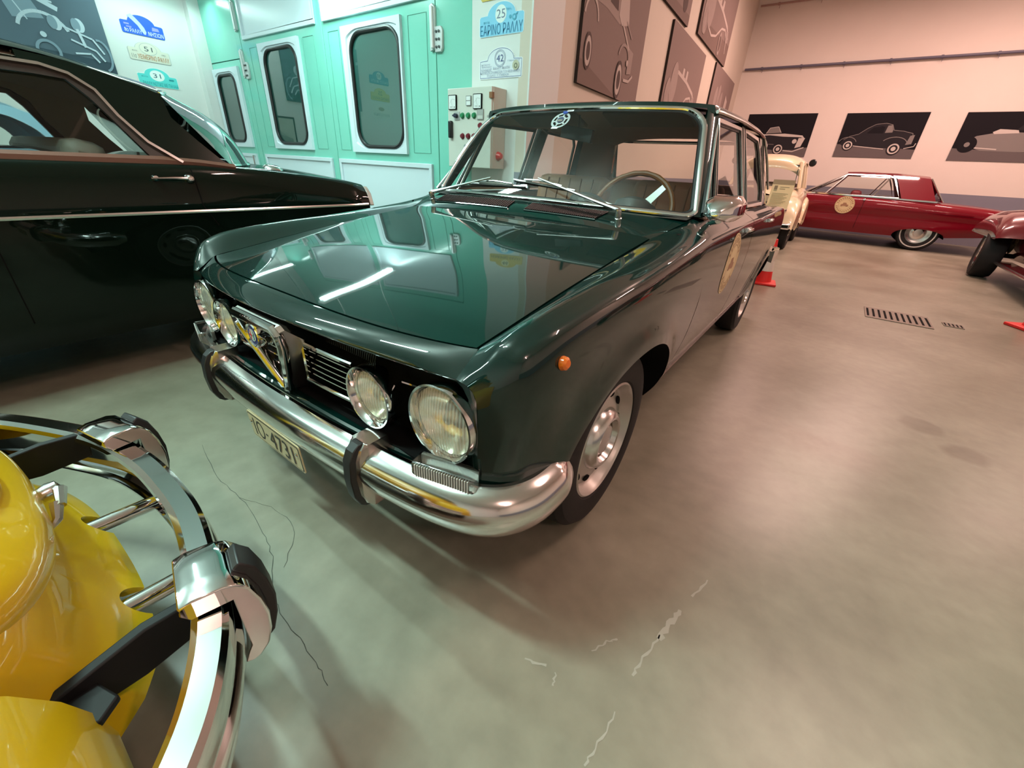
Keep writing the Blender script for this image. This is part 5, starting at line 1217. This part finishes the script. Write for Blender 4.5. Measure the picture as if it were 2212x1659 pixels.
rally((-2.060,YB,1.790),CU,None,(.7,.72,.78),'white rally plate numbered 42 on the column, right above the grey switch cabinet',dict(cols=[(.70,.73,.80),(.07,.09,.25),(.30,.33,.45),(.50,.48,.36),(.17,.18,.12),(.80,.82,.84)],
 items=[('line',[(.012,.010),(.488,.010),(.488,.135),(.40,.140)]+[(.25+.150*math.cos(t),.140+.084*math.sin(t)) for t in np.linspace(.1,math.pi-.1,18)]+[(.10,.140),(.012,.135),(.012,.010)],.0035,2),('ring',.245,.150,.050,.054,3),('ring',.245,.150,.059,.064,3),('text','42',.205,.126,.080,.050,2),('text','ΚΥΠΕΛΛΟ',.03,.105,.10,.012,3),('text','ΦΘΙΝΟΠΩΡΟΥ',.03,.088,.12,.012,3),('text','ΙΣΤΟΡΙΚΩΝ ΑΥΤΟΚΙΝΗΤΩΝ',.33,.122,.14,.010,3),('text','ΡΑΛΛΥ ΦΙΛΠΑ',.17,.068,.19,.022,3),('text','ΙΟΥΝΙΟΣ',.03,.060,.12,.020,3),('text','ΚΑΙ ΝΕΩΝ ΟΧΗΜΑΤΩΝ ΤΟΥ ΡΕΘΥΜΝΟΥ',.02,.040,.46,.020,3),('text','ΕΙΔΗΣ ΤΥΜΒΟΙ',.10,.018,.25,.018,3),('disc',.428,.090,.036,4),('disc',.43,.085,.020,5),('disc',.43,.085,.010,4)]),edge=(.78,.80,.82),group='rally plates')
rally((-2.05,YB,2.355),CU,None,(.62,.45,.10),'yellow rally plate numbered 46 high on the column, over the light blue one',dict(cols=[(.62,.45,.10),(.70,.62,.35),(.05,.05,.06),(.10,.10,.12)],
 items=[('disc',.245,.148,.062,2),('text','46',.198,.120,.095,.058,3),('text','ΧΕΙΜΕΡΙΝΟ ΡΑΛΛΥ',.02,.02,.46,.05,4)]),group='rally plates')
rally((-7.8,1.585,2.474),LU,None,(.02,.12,.62),'dark blue rally plate with white lettering, highest of three by the booth corner',dict(cols=[(.015,.10,.60),(.75,.80,.85),(.45,.48,.72),(.28,.28,.75)],
 items=[('poly',[(.10,.205),(.15,.232),(.19,.200),(.235,.15),(.27,.10),(.285,.05),(.27,.018),(.25,.02),(.225,.06),(.20,.11),(.15,.16)],3),('rect',.04,.10,.10,.118,4),('rect',.06,.07,.12,.085,4),('poly',[(.36,.08),(.45,.085),(.44,.12),(.37,.125)],4),('text','8ο ΡΑΛΛΥ',.03,.018,.20,.045,2),('text','ΝΗΣΙΩΝ',.305,.016,.18,.048,2)]),group='rally plates')
rally((-7.8,1.580,2.172),LU,None,(.66,.66,.62),'pale rally plate numbered 51 with orange lettering, middle of three by the booth corner',dict(cols=[(.66,.62,.54),(.36,.38,.38),(.05,.07,.09),(.50,.19,.06),(.20,.20,.20)],
 items=[('disc',.25,.15,.105,2,.072),('disc',.25,.15,.100,1,.067),('text','51',.20,.122,.10,.055,3),('text','11ο',.03,.022,.055,.05,5),('text','ΧΕΙΜΕΡΙΝΟ ΡΑΛΛΥ',.10,.020,.38,.058,4),('text','ΦΙΛΠΑ',.05,.10,.06,.018,5),('text','1992',.40,.10,.05,.016,5)]),edge=(.45,.46,.46),group='rally plates')
rally((-7.8,1.600,1.868),LU,None,(.08,.55,.55),'turquoise rally plate numbered 31, lowest of three by the booth corner',dict(cols=[(.10,.62,.62),(.80,.86,.86),(.03,.10,.15),(.01,.26,.30)],
 items=[('disc',.25,.14,.090,2,.066),('text','31',.20,.112,.095,.055,3),('text','ΡΑΛΛΥ ΝΟΤΙΑΣ ΜΕ ΠΑΛΑΙΑ',.05,.012,.44,.045,4),('text','ΦΙΛΠΑ',.05,.105,.08,.016,4),('rect',.39,.10,.45,.118,4)]),edge=(.72,.80,.80),group='rally plates')
rally((-7.798,-1.02,2.50),LU,None,(.10,.30,.50),'blue rally plate mirrored as the top one in the widest booth window',dict(cols=[(.08,.28,.48),(.72,.78,.80),(.05,.08,.15)],
 items=[('disc',.25,.148,.066,2),('text','30',.20,.118,.10,.060,3),('text','ΡΑΛΛΥ ΦΙΛΠΑ',.03,.02,.44,.055,2)]),group='rally plates')
rally((-7.798,-1.02,2.20),LU,None,(.62,.52,.10),'yellow rally plate numbered 25, mirrored in the widest booth window',dict(cols=[(.66,.56,.12),(.62,.58,.30),(.05,.05,.06)],
 items=[('text','25',.20,.105,.10,.075,3),('text','ΕΑΡΙΝΟ ΡΑΛΛΥ',.03,.02,.44,.055,3)]),group='rally plates')
rally((-7.798,-1.02,1.90),LU,None,(.66,.66,.62),'white rally plate with a brown oval, mirrored lowest in the widest booth window',dict(cols=[(.70,.70,.66),(.35,.22,.12),(.20,.20,.22)],
 items=[('disc',.25,.15,.08,2,.035),('text','ΡΑΛΛΥ ΙΣΤΟΡΙΚΩΝ',.04,.02,.42,.050,3)]),group='rally plates')
# ------------------------------------------------------------------ posters: monochrome pictures of cars on boards
def board(name,label,cat,O,U,V,wd,ht,th,mats,draw,group,skew=0):
    S=Sheet(O,U,V); S.slab([(0,0),(wd,skew),(wd,ht+skew),(0,ht)],th,0); S.h=.0008; draw(S,wd,ht)
    ob=S.mb.build(name,mats,None,recalc=False); tag(ob,label,cat,group); return ob
def pm(*cols): return [mat('print_%02d_%02d_%02d'%tuple(int(c*99) for c in c_),c_,.75,spec=.15) for c_ in cols]
def arc(cx,cy,rx,ry,a0,a1,n=14): return [(cx+rx*math.cos(R(a0+(a1-a0)*k/n)),cy+ry*math.sin(R(a0+(a1-a0)*k/n))) for k in range(n+1)]
def wheel2(S,u,v,r,tyre,light):
    S.disc(u,v,r,tyre); S.ring(u,v,r*.62,r*.84,light); S.disc(u,v,r*.35,light)
FP=pm((.010,.009,.012),(.13,.11,.11),(.022,.020,.024),(.55,.50,.46),(.22,.20,.19))      # edge/ground, floor, body, light, mid
def sc_(S,wd,ht,pts,mi): S.poly([(a*wd,b*ht) for a,b in pts],mi)
def ln_(S,wd,ht,pts,w_,mi): S.line([(a*wd,b*ht) for a,b in pts],w_,mi)
def coupe(S,wd,ht):
    sc_(S,wd,ht,[(0,0),(1,0),(1,.20),(0,.30)],1)
    body_=[(.04,.30),(.07,.40),(.14,.48),(.24,.53),(.33,.66),(.42,.75),(.54,.77),(.62,.74),(.66,.62),(.78,.60),(.90,.55),(.92,.40),(.90,.26),(.82,.22),(.60,.22),(.30,.24),(.10,.24)]
    sc_(S,wd,ht,body_,2); ln_(S,wd,ht,body_[1:12],.010,4)
    sc_(S,wd,ht,[(.34,.55),(.40,.68),(.50,.71),(.54,.69),(.54,.55)],0); sc_(S,wd,ht,[(.56,.56),(.57,.72),(.62,.73),(.65,.62),(.65,.57)],4)
    ln_(S,wd,ht,[(.22,.26),(.62,.20)],.016,3); ln_(S,wd,ht,arc(.13,.30,.12,.16,20,160),.012,4); ln_(S,wd,ht,arc(.72,.30,.16,.17,10,150),.014,4)
    sc_(S,wd,ht,[(.86,.30),(.93,.32),(.93,.52),(.88,.50)],4); ln_(S,wd,ht,[(.86,.22),(.97,.27),(.98,.34)],.014,3)
    wheel2(S,.15*wd,.27*ht,.105,2,3); wheel2(S,.74*wd,.21*ht,.125,2,3)
def cabrio(S,wd,ht):
    sc_(S,wd,ht,[(0,0),(1,0),(1,.22),(0,.24)],1)
    sc_(S,wd,ht,[(.02,.46),(.40,.50),(.60,.47),(.86,.46),(.92,.36),(.90,.22),(.82,.16),(.50,.15),(.02,.20)],2)
    sc_(S,wd,ht,[(.02,.46),(.30,.52),(.62,.54),(.88,.50),(.93,.42),(.86,.46),(.60,.47),(.40,.50)],3)
    sc_(S,wd,ht,[(.34,.54),(.38,.67),(.50,.70),(.56,.56)],4); ln_(S,wd,ht,[(.34,.54),(.38,.67),(.50,.70),(.56,.56)],.012,3)
    sc_(S,wd,ht,[(.82,.20),(.90,.24),(.93,.44),(.84,.44)],3); S.disc(.79*wd,.36*ht,.05,3); ln_(S,wd,ht,[(.66,.14),(.80,.12),(.95,.22)],.022,3)
    ln_(S,wd,ht,[(.04,.30),(.50,.28)],.010,4); sc_(S,wd,ht,[(.02,.46),(.24,.52),(.26,.57),(.10,.54)],4)
    wheel2(S,.58*wd,.17*ht,.12,2,3)
def tourer(S,wd,ht):
    sc_(S,wd,ht,[(0,0),(1,0),(1,.18),(0,.26)],1)
    m=mat('print_olive',(.10,.085,.055),.75,spec=.15)
    sc_(S,wd,ht,[(.10,.40),(.20,.52),(.36,.58),(.44,.62),(.56,.60),(.74,.58),(.90,.52),(.94,.34),(.90,.20),(.30,.22),(.16,.30)],4)
    sc_(S,wd,ht,[(.34,.60),(.40,.66),(.58,.64),(.60,.58),(.36,.56)],3); sc_(S,wd,ht,[(.56,.64),(.60,.74),(.74,.74),(.80,.62)],2)
    ln_(S,wd,ht,[(.20,.28),(.46,.25)],.020,3); S.disc(.14*wd,.34*ht,.15,0); S.disc(.14*wd,.34*ht,.045,4); S.disc(.84*wd,.22*ht,.14,0); S.disc(.84*wd,.22*ht,.05,4)
SK=.0

board('poster','dark poster of a white-topped convertible, behind the ivory car\'s roof','poster',(-1.606,YF-.002,1.663),(1,0,0),(0,0,1),1.530,0.9370,.012,FP,cabrio,'posters on the far wall')
board('poster','dark poster of a rounded black coupe, middle of the far wall','poster',(0.517,YF-.002,1.689),(1,0,0),(0,0,1),1.499,0.900,.012,FP,coupe,'posters on the far wall')
board('poster','dark poster of an olive open tourer, above the right end of the red coupe','poster',(2.619,YF-.002,1.679),(1,0,0),(0,0,1),1.520,0.895,.012,FP,tourer,'posters on the far wall')
PP=pm((.035,.025,.022),(.235,.175,.16),(.19,.135,.12),(.48,.40,.37),(.33,.26,.24),(.10,.07,.065))
def onwall(y,z): t=(y-PW0.y)/(PW1.y-PW0.y); return PW0+(PW1-PW0)*t+V3(0,0,z)
def pic_saloon(S,wd,ht):
    S.rect(.0,0,wd,ht,1); sc_(S,wd,ht,[(0,0),(.62,0),(.10,.16),(0,.18)],2)
    sc_(S,wd,ht,[(.05,.70),(0,.98),(.02,1),(.42,1),(.50,.92),(.56,.80),(.62,.60),(.50,.58),(.30,.62),(.12,.62)],4)
    sc_(S,wd,ht,[(.18,.74),(.20,.90),(.30,.92),(.31,.68)],5); sc_(S,wd,ht,[(.33,.68),(.33,.92),(.42,.92),(.46,.66)],5); sc_(S,wd,ht,[(.48,.90),(.62,.80),(.66,.62),(.54,.58),(.48,.64)],3)
    ln_(S,wd,ht,arc(.10,.46,.09,.16,10,170),.030,3); ln_(S,wd,ht,[(.56,.60),(.72,.44),(.74,.30)],.03,3); ln_(S,wd,ht,[(.62,.64),(.74,.54)],.02,4)
    ln_(S,wd,ht,arc(.64,.34,.09,.12,0,170),.03,4); sc_(S,wd,ht,[(.72,.46),(.80,.44),(.80,.26),(.72,.24)],4); ln_(S,wd,ht,[(.68,.18),(.78,.19),(.84,.25)],.03,3)
    for u,v,r in ((.09,.25,.05),(.59,.16,.06)): S.disc(u*wd,v*ht,r*wd,5,r*wd*1.7); S.ring(u*wd,v*ht,r*wd*.5,r*wd*.8,3,ay=1.7)
    S.disc(.705*wd,.33*ht,.03,3)
def pic_tourer(S,wd,ht):
    S.rect(0,0,wd,ht,1); sc_(S,wd,ht,[(0,0),(1,0),(1,.30),(0,.20)],2)
    ln_(S,wd,ht,[(.16,.56),(.30,.58),(.56,.54),(.80,.46),(.90,.34)],.05,3)
    for u in (.40,.50): sc_(S,wd,ht,[(u,.56),(u+.06,.56),(u+.055,.66),(u+.01,.66)],3)
    ln_(S,wd,ht,[(.20,.20),(.34,.14),(.48,.20),(.62,.36),(.74,.40),(.84,.30),(.88,.14)],.035,3); S.disc(.22*wd,.44*ht,.08*wd,4,.08*wd*1.5); S.disc(.10*wd,.28*ht,.06*wd,4,.10*wd)
    sc_(S,wd,ht,[(.78,.40),(.86,.44),(.90,.30),(.82,.26)],4)
    for u,v in ((.64,.17),(.12,.20)): S.ring(u*wd,v*ht,.08*ht,.115*ht,4,ay=1.3)
def pic_figures(S,wd,ht):
    S.rect(0,0,wd,ht,1)
    for u,h in ((.24,.52),(.36,.58),(.48,.50)): S.disc(u*wd,h*ht,.06*wd,4,.09*wd); sc_(S,wd,ht,[(u-.06,.14),(u+.06,.14),(u+.05,h-.06),(u-.05,h-.06)],4)
    sc_(S,wd,ht,[(.66,.10),(.80,.08),(.80,.62),(.68,.70)],3); ln_(S,wd,ht,[(.20,.20),(.56,.14)],.08,3)
def pic_plain(S,wd,ht): S.rect(0,0,wd,ht,1); sc_(S,wd,ht,[(0,0),(1,0),(1,.12),(0,.10)],2); ln_(S,wd,ht,[(.15,.4),(.4,.5),(.7,.45),(.9,.3)],.05,4); S.disc(.3*wd,.25*ht,.12,5); S.disc(.78*wd,.2*ht,.12,5)
for y0,y1,z0,z1,sk,dr,lb in ((3.46,5.28,1.875,3.03,0,pic_saloon,'largest sepia picture, a rounded two-door saloon, nearest on the beige wall'),
 (6.40,8.65,1.85,3.06,0,pic_tourer,'sepia picture of an open tourer, second along the beige wall above the saloon roof'),
 (9.68,12.1,2.02,3.15,0,pic_figures,'small-looking sepia picture with standing figures, farthest along the beige wall'),
 (7.75,10.4,3.19,4.35,0,pic_tourer,'sepia picture of a tourer in the upper row, far end of the beige wall'),
 (5.55,7.08,3.12,4.20,0,pic_plain,'sepia picture in the upper row, nearest the camera, cut by the top of the photo')):
    O=onwall(y0,z0)+pwn*.002; L_=(y1-y0)/pwu.y
    board('picture',lb,'picture',O,pwu,(0,0,1),L_,z1-z0,.035,PP,dr,'sepia pictures on the beige wall',skew=sk if False else 0)
LP=pm((.02,.03,.04),(.10,.14,.18),(.05,.075,.10),(.50,.58,.66),(.22,.30,.37))
def motor(S,wd,ht):
    S.rect(0,0,wd,ht,1); sc_(S,wd,ht,[(0,.0),(1,0),(1,.12),(0,.2)],2)
    ln_(S,wd,ht,[(.0,.78),(.30,.72),(.62,.66),(.74,.58)],.05,3); ln_(S,wd,ht,[(.40,.72),(.72,.64)],.02,3); sc_(S,wd,ht,[(.42,.66),(.60,.62),(.64,.46),(.46,.42)],4); ln_(S,wd,ht,[(.46,.70),(.54,.42)],.012,3)
    ln_(S,wd,ht,arc(.62,.30,.15,.22,20,165),.035,3)
    for u,v in ((.70,.44),(.84,.46)): S.disc(u*wd,v*ht,.055,3,.075); S.disc((u-.02)*wd,v*ht,.045,4,.07)
    ln_(S,wd,ht,[(.74,.42),(.90,.34),(.95,.20)],.02,3); ln_(S,wd,ht,[(.76,.30),(.90,.22),(.94,.12)],.02,3); ln_(S,wd,ht,[(.82,.42),(.84,.24)],.03,3); ln_(S,wd,ht,arc(.93,.18,.06,.16,-80,100),.025,4)
    ln_(S,wd,ht,[(.76,.16),(.86,.18),(.90,.10)],.02,3); S.ring(.60*wd,.14*ht,.09,.12,4); S.disc(.60*wd,.30*ht,.03,3)
board('poster','blue-grey poster of a vintage car with big headlamps, above the black-green saloon','poster',(-7.798,-.25,1.95),(0,1,0),(0,0,1),1.62,1.05,.02,LP,motor,'posters on the white wall')
def landscape(S,wd,ht):
    S.rect(.03,.03,wd-.03,ht-.03,1); sc_(S,wd,ht,[(.1,.2),(.9,.2),(.9,.4),(.5,.52),(.1,.38)],2); sc_(S,wd,ht,[(.2,.42),(.6,.52),(.8,.46),(.8,.5),(.4,.6)],3)
board('framed_print','dark-framed pale print seen past the black-green saloon\'s rear window','picture',(-7.798,1.30,1.12),(0,1,0),(0,0,1),.82,.565,.02,pm((.05,.05,.045),(.50,.52,.46),(.25,.28,.25),(.38,.40,.36)),landscape,None)
# ------------------------------------------------------------------ switch cabinet on the column
CB=thing('switch_cabinet','pale grey wall cabinet with dials, coloured buttons and a black handle','cabinet',(-2.0,2.49,1.05))
GREYB=mat('cabinet_grey',(.60,.60,.55),.4)
mb=MB(); mb.box((-2.005,2.505,1.375),(.548,.19,.655)); mb.build('cabinet_body',mat('cabinet_side',(.52,.49,.43),.45),CB,bevel=.004)
mb=MB(); mb.box((-2.010,2.40,1.375),(.545,.022,.655)); CD=mb.build('cabinet_door',GREYB,CB,bevel=.004)
yf=2.389
def knob(x,z,r,m,name,d=.022):
    mb=MB(); mb.lathe([(0,d),(r*.8,d),(r,d*.7),(r*1.05,.004),(r*1.25,.003),(r*1.25,0)],(x,yf,z),(0,-1,0),18); return mb.build(name,m,CD)
for x in (-2.213,-1.897):
    S=Sheet((x-.052,yf,1.532),(1,0,0),(0,0,1)); S.slab(rrect(0,0,.104,.118,.004,2),.012,0); S.rect(.006,.006,.094,.112,1); S.line([(.02,.05),(.05,.085),(.085,.08)],.002,2); S.line([(.052,.03),(.035,.085)],.002,2); S.disc(.08,.02,.005,0); S.line([(.025,.022),(.06,.022)],.004,2); S.mb.build('dial_gauge',[BLACK,mat('dial_white',(.75,.77,.78),.3),mat('dial_grey',(.3,.3,.3),.5)],CD,recalc=False)
S=Sheet((-2.04,yf,1.560),(1,0,0),(0,0,1)); S.slab(rrect(0,0,.062,.078,.004,2),.010,0); S.rect(.005,.005,.055,.036,1); S.rect(.005,.042,.055,.073,1); S.mb.build('rocker_switch',[mat('switch_grey',(.2,.2,.2),.4),MATS['dial_white']],CD,recalc=False)
GRN=mat('green_button',(.02,.22,.09),.3); RDB=mat('dark_red_button',(.16,.008,.02),.3)
for x in (-2.090,-2.016,-1.942): knob(x,1.482,.021,GRN,'green_button'); knob(x,1.314,.021,RDB,'red_button')
knob(-1.865,1.400,.021,RDB,'red_button')
S=Sheet((-2.195,yf,1.447),(1,0,0),(0,0,1)); S.slab([(0,0),(.068,0),(.068,.068),(0,.068)],.006,0); sw=S.mb.build('switch_plate',mat('alu_plate',(.5,.5,.5),.35,.5),CD,recalc=False)
mb=MB(); mb.lathe([(0,.03),(.018,.03),(.02,0)],(-2.165,yf-.005,1.482),(0,-1,0),14); mb.box((-2.165,yf-.034,1.482),(.05,.012,.014)); mb.build('rotary_knob',mat('navy_knob',(.02,.02,.05),.4),sw)
S=Sheet((-1.90,yf,1.448),(1,0,0),(0,0,1)); S.slab([(0,0),(.075,0),(.075,.082),(0,.082)],.010,0); S.rect(.006,.036,.069,.076,1); S.rect(.006,.006,.069,.034,2); S.mb.build('counter_unit',[mat('unit_grey',(.25,.25,.24),.4),mat('unit_mid',(.36,.36,.35),.4),mat('unit_light',(.55,.55,.52),.4)],CD,recalc=False)
mb=MB(); mb.box((-2.235,yf-.018,1.368),(.04,.036,.145)); mb.build('cabinet_handle',GLOSSBLACK,CD,bevel=.008)
knob(-2.052,1.229,.015,CHROME2,'key_lock',.016)
mb=MB(); mb.box((-1.738,2.39,1.635),(.035,.03,.045)); mb.build('cabinet_hinge',mat('brown_hinge',(.25,.10,.04),.4),CB)
mb=MB(); mb.lathe([(0,.045),(.022,.04),(.033,.022),(.035,.008),(.04,0)],(-1.729,2.50,1.158),(1,0,0),20); mb.build('stop_button',mat('red_stop',(.55,.03,.03),.3),CB)
# ------------------------------------------------------------------ pipes on the far wall
def pipe(z,r,m,label):
    o=thing('wall_pipe',label,'pipe',(2.5,YF-.06,z)); mb=MB(); mb.tube([(-1.99,YF-.06,z),(6.99,YF-.06,z)],r,12); mb.build('pipe_run',m,o)
    for x in np.arange(-1.6,7,.85):
        mb=MB(); mb.lathe([(r+.002,-.02),(r+.010,-.02),(r+.010,.02),(r+.002,.02)],(x,YF-.06,z),(1,0,0),12); mb.box((x,YF-.03,z-.0),(.02,.07,.015)); mb.box((x+.02,YF-.05,z-.05),(.008,.008,.07)); mb.build('pipe_clip',m,o)
pipe(3.557,.026,mat('slate_pipe',(.11,.105,.15),.4),'dark slate pipe running along the far wall above the posters')
pipe(4.80,.020,mat('rose_pipe',(.35,.22,.19),.5),'thin pinkish pipe near the top of the far wall')
# ------------------------------------------------------------------ cones, info stand, drain grates
def cone(x,y,rz,label,h=.50):
    o=thing('traffic_cone',label,'cone',(x,y,0),'traffic cones'); RC=mat('cone_red',(.65,.018,.015),.45); WC_=mat('cone_white',(.62,.56,.50),.4)
    rot=Matrix.Rotation(rz,3,'Z'); mb=MB(); mb.box((x,y,.014),(.29,.29,.028),rot); mb.build('base',RC,o,bevel=.008)
    r=lambda z:.098-(.098-.026)*(z/h)
    b=MB(); b.lathe([(r(.026)+.006,.026)]+[(r(z),z) for z in np.linspace(.03,h,12)]+[(.018,h+.004),(.016,h-.02)],(x,y,0),(0,0,1),32); body_=b.build('cone_body',RC,o)
    for z0,z1 in ((.150,.262),(.345,.42)):
        s=MB(); s.lathe([(r(z0),z0),(r(z0)+.0022,z0),(r(z1)+.0022,z1),(r(z1),z1)],(x,y,0),(0,0,1),32); s.build('reflective_band',WC_,body_)
    return o
cone(.615,4.66,R(8),'red and white cone standing behind the green saloon\'s rear corner'); cone(2.86,4.62,R(30),'red and white cone cut by the right edge of the photo')
ST=thing('info_stand','yellowed information sheet on a thin black stand, behind the green saloon','sign',(.46,5.30,0))
mb=MB(); mb.tube([(.50,5.33,.02),(.455,5.31,.80)],.012,8); mb.build('post',GLOSSBLACK,ST)
mb=MB(); mb.lathe([(0,.02),(.13,.018),(.15,0)],(.50,5.33,0),(0,0,1),24); mb.build('base',GLOSSBLACK,ST)
S=Sheet((.335,5.30,.785),(1,.0,.0),(0,.05,1)); S.slab([(0,0),(.235,0),(.235,.315),(0,.315)],.006,0); S.rect(0,.262,.235,.315,1); S.rect(.03,.205,.065,.25,2); S.rect(.03,.19,.065,.203,3); S.line([(.09,.235),(.19,.235)],.006,2); S.line([(.09,.215),(.15,.215)],.006,2)
for k in range(9): S.line([(.025,.165-.014*k),(.195-.02*(k%3),.165-.014*k)],.005,3)
S.mb.build('sheet',[mat('aged_paper',(.92,.66,.38),.7),mat('paper_header',(.40,.27,.16),.7),mat('sepia_ink',(.30,.20,.12),.7),mat('faint_ink',(.46,.36,.20),.7)],ST,recalc=False)
def grate(x0,x1,y0,y1,n,label):
    o=thing('drain_grate',label,'grate',((x0+x1)/2,(y0+y1)/2,0),'floor drain grates')
    mb=MB(); mb.box(((x0+x1)/2,(y0+y1)/2,.003),(x1-x0,y1-y0,.005)); mb.build('grate_plate',mat('worn_iron',(.16,.13,.10),.5,.3),o)
    for k in range(n):
        xx=x0+(x1-x0)*(k+.5)/n; mb=MB(); mb.box((xx,(y0+y1)/2,.0062),((x1-x0)/n*.38,(y1-y0)*.74,.001)); mb.build('slot',BLACK,o)
grate(1.60,2.09,3.90,4.34,11,'large slotted iron drain grate in the floor, left of the smaller one'); grate(2.18,2.32,4.12,4.25,5,'small slotted iron drain grate in the floor, right of the larger one')
# ------------------------------------------------------------------ cracks and scuffs in the floor coating
fl=bpy.data.objects['floor']
def flatline(pts,wd,name,m):
    mb=MB(); P=spl([(a,b,0) for a,b in pts],5); random.seed(len(pts)*7)
    P=[(p[0]+random.uniform(-.004,.004),p[1]+random.uniform(-.004,.004)) for p in P]; L_=[];R_=[]
    for i,p in enumerate(P):
        a=P[max(i-1,0)]; b=P[min(i+1,len(P)-1)]; d=np.array([b[0]-a[0],b[1]-a[1]]); d/=np.linalg.norm(d)+1e-9; w_=wd*random.uniform(.4,1.0)
        L_.append((p[0]-d[1]*w_,p[1]+d[0]*w_,.0007)); R_.append((p[0]+d[1]*w_,p[1]-d[0]*w_,.0007))
    mb.grid([L_,R_]); o=mb.build(name,m,fl,recalc=False); return o
CRK=mat('crack_dark',(.06,.065,.05),.8); SCF=mat('scuff_white',(.36,.34,.285),.6)
flatline([(-.706,-.705),(-.448,-.751),(-.272,-.747),(-.087,-.772),(.031,-.794),(.143,-.846),(.223,-.871),(.332,-.88),(.43,-.888),(.501,-.896)],.0011,'floor_crack',CRK)
flatline([(-.272,-.747),(-.12,-.70),(.02,-.715),(.12,-.80)],.0009,'floor_crack',CRK)
flatline([(1.135,-.042),(1.110,-.13)],.004,'scuff_mark',SCF); flatline([(1.097,-.194),(1.084,-.25),(1.071,-.312)],.010,'scuff_mark',SCF); flatline([(1.075,-.30),(1.060,-.38),(1.050,-.44)],.004,'scuff_mark',SCF)
flatline([(.827,-.57),(.876,-.551)],.004,'scuff_mark',SCF); flatline([(1.053,-.537),(1.047,-.61),(1.037,-.665)],.003,'scuff_mark',SCF); flatline([(.903,-.551),(.912,-.58)],.003,'scuff_mark',SCF); flatline([(.95,-.45),(.97,-.40),(.985,-.38)],.003,'scuff_mark',SCF)
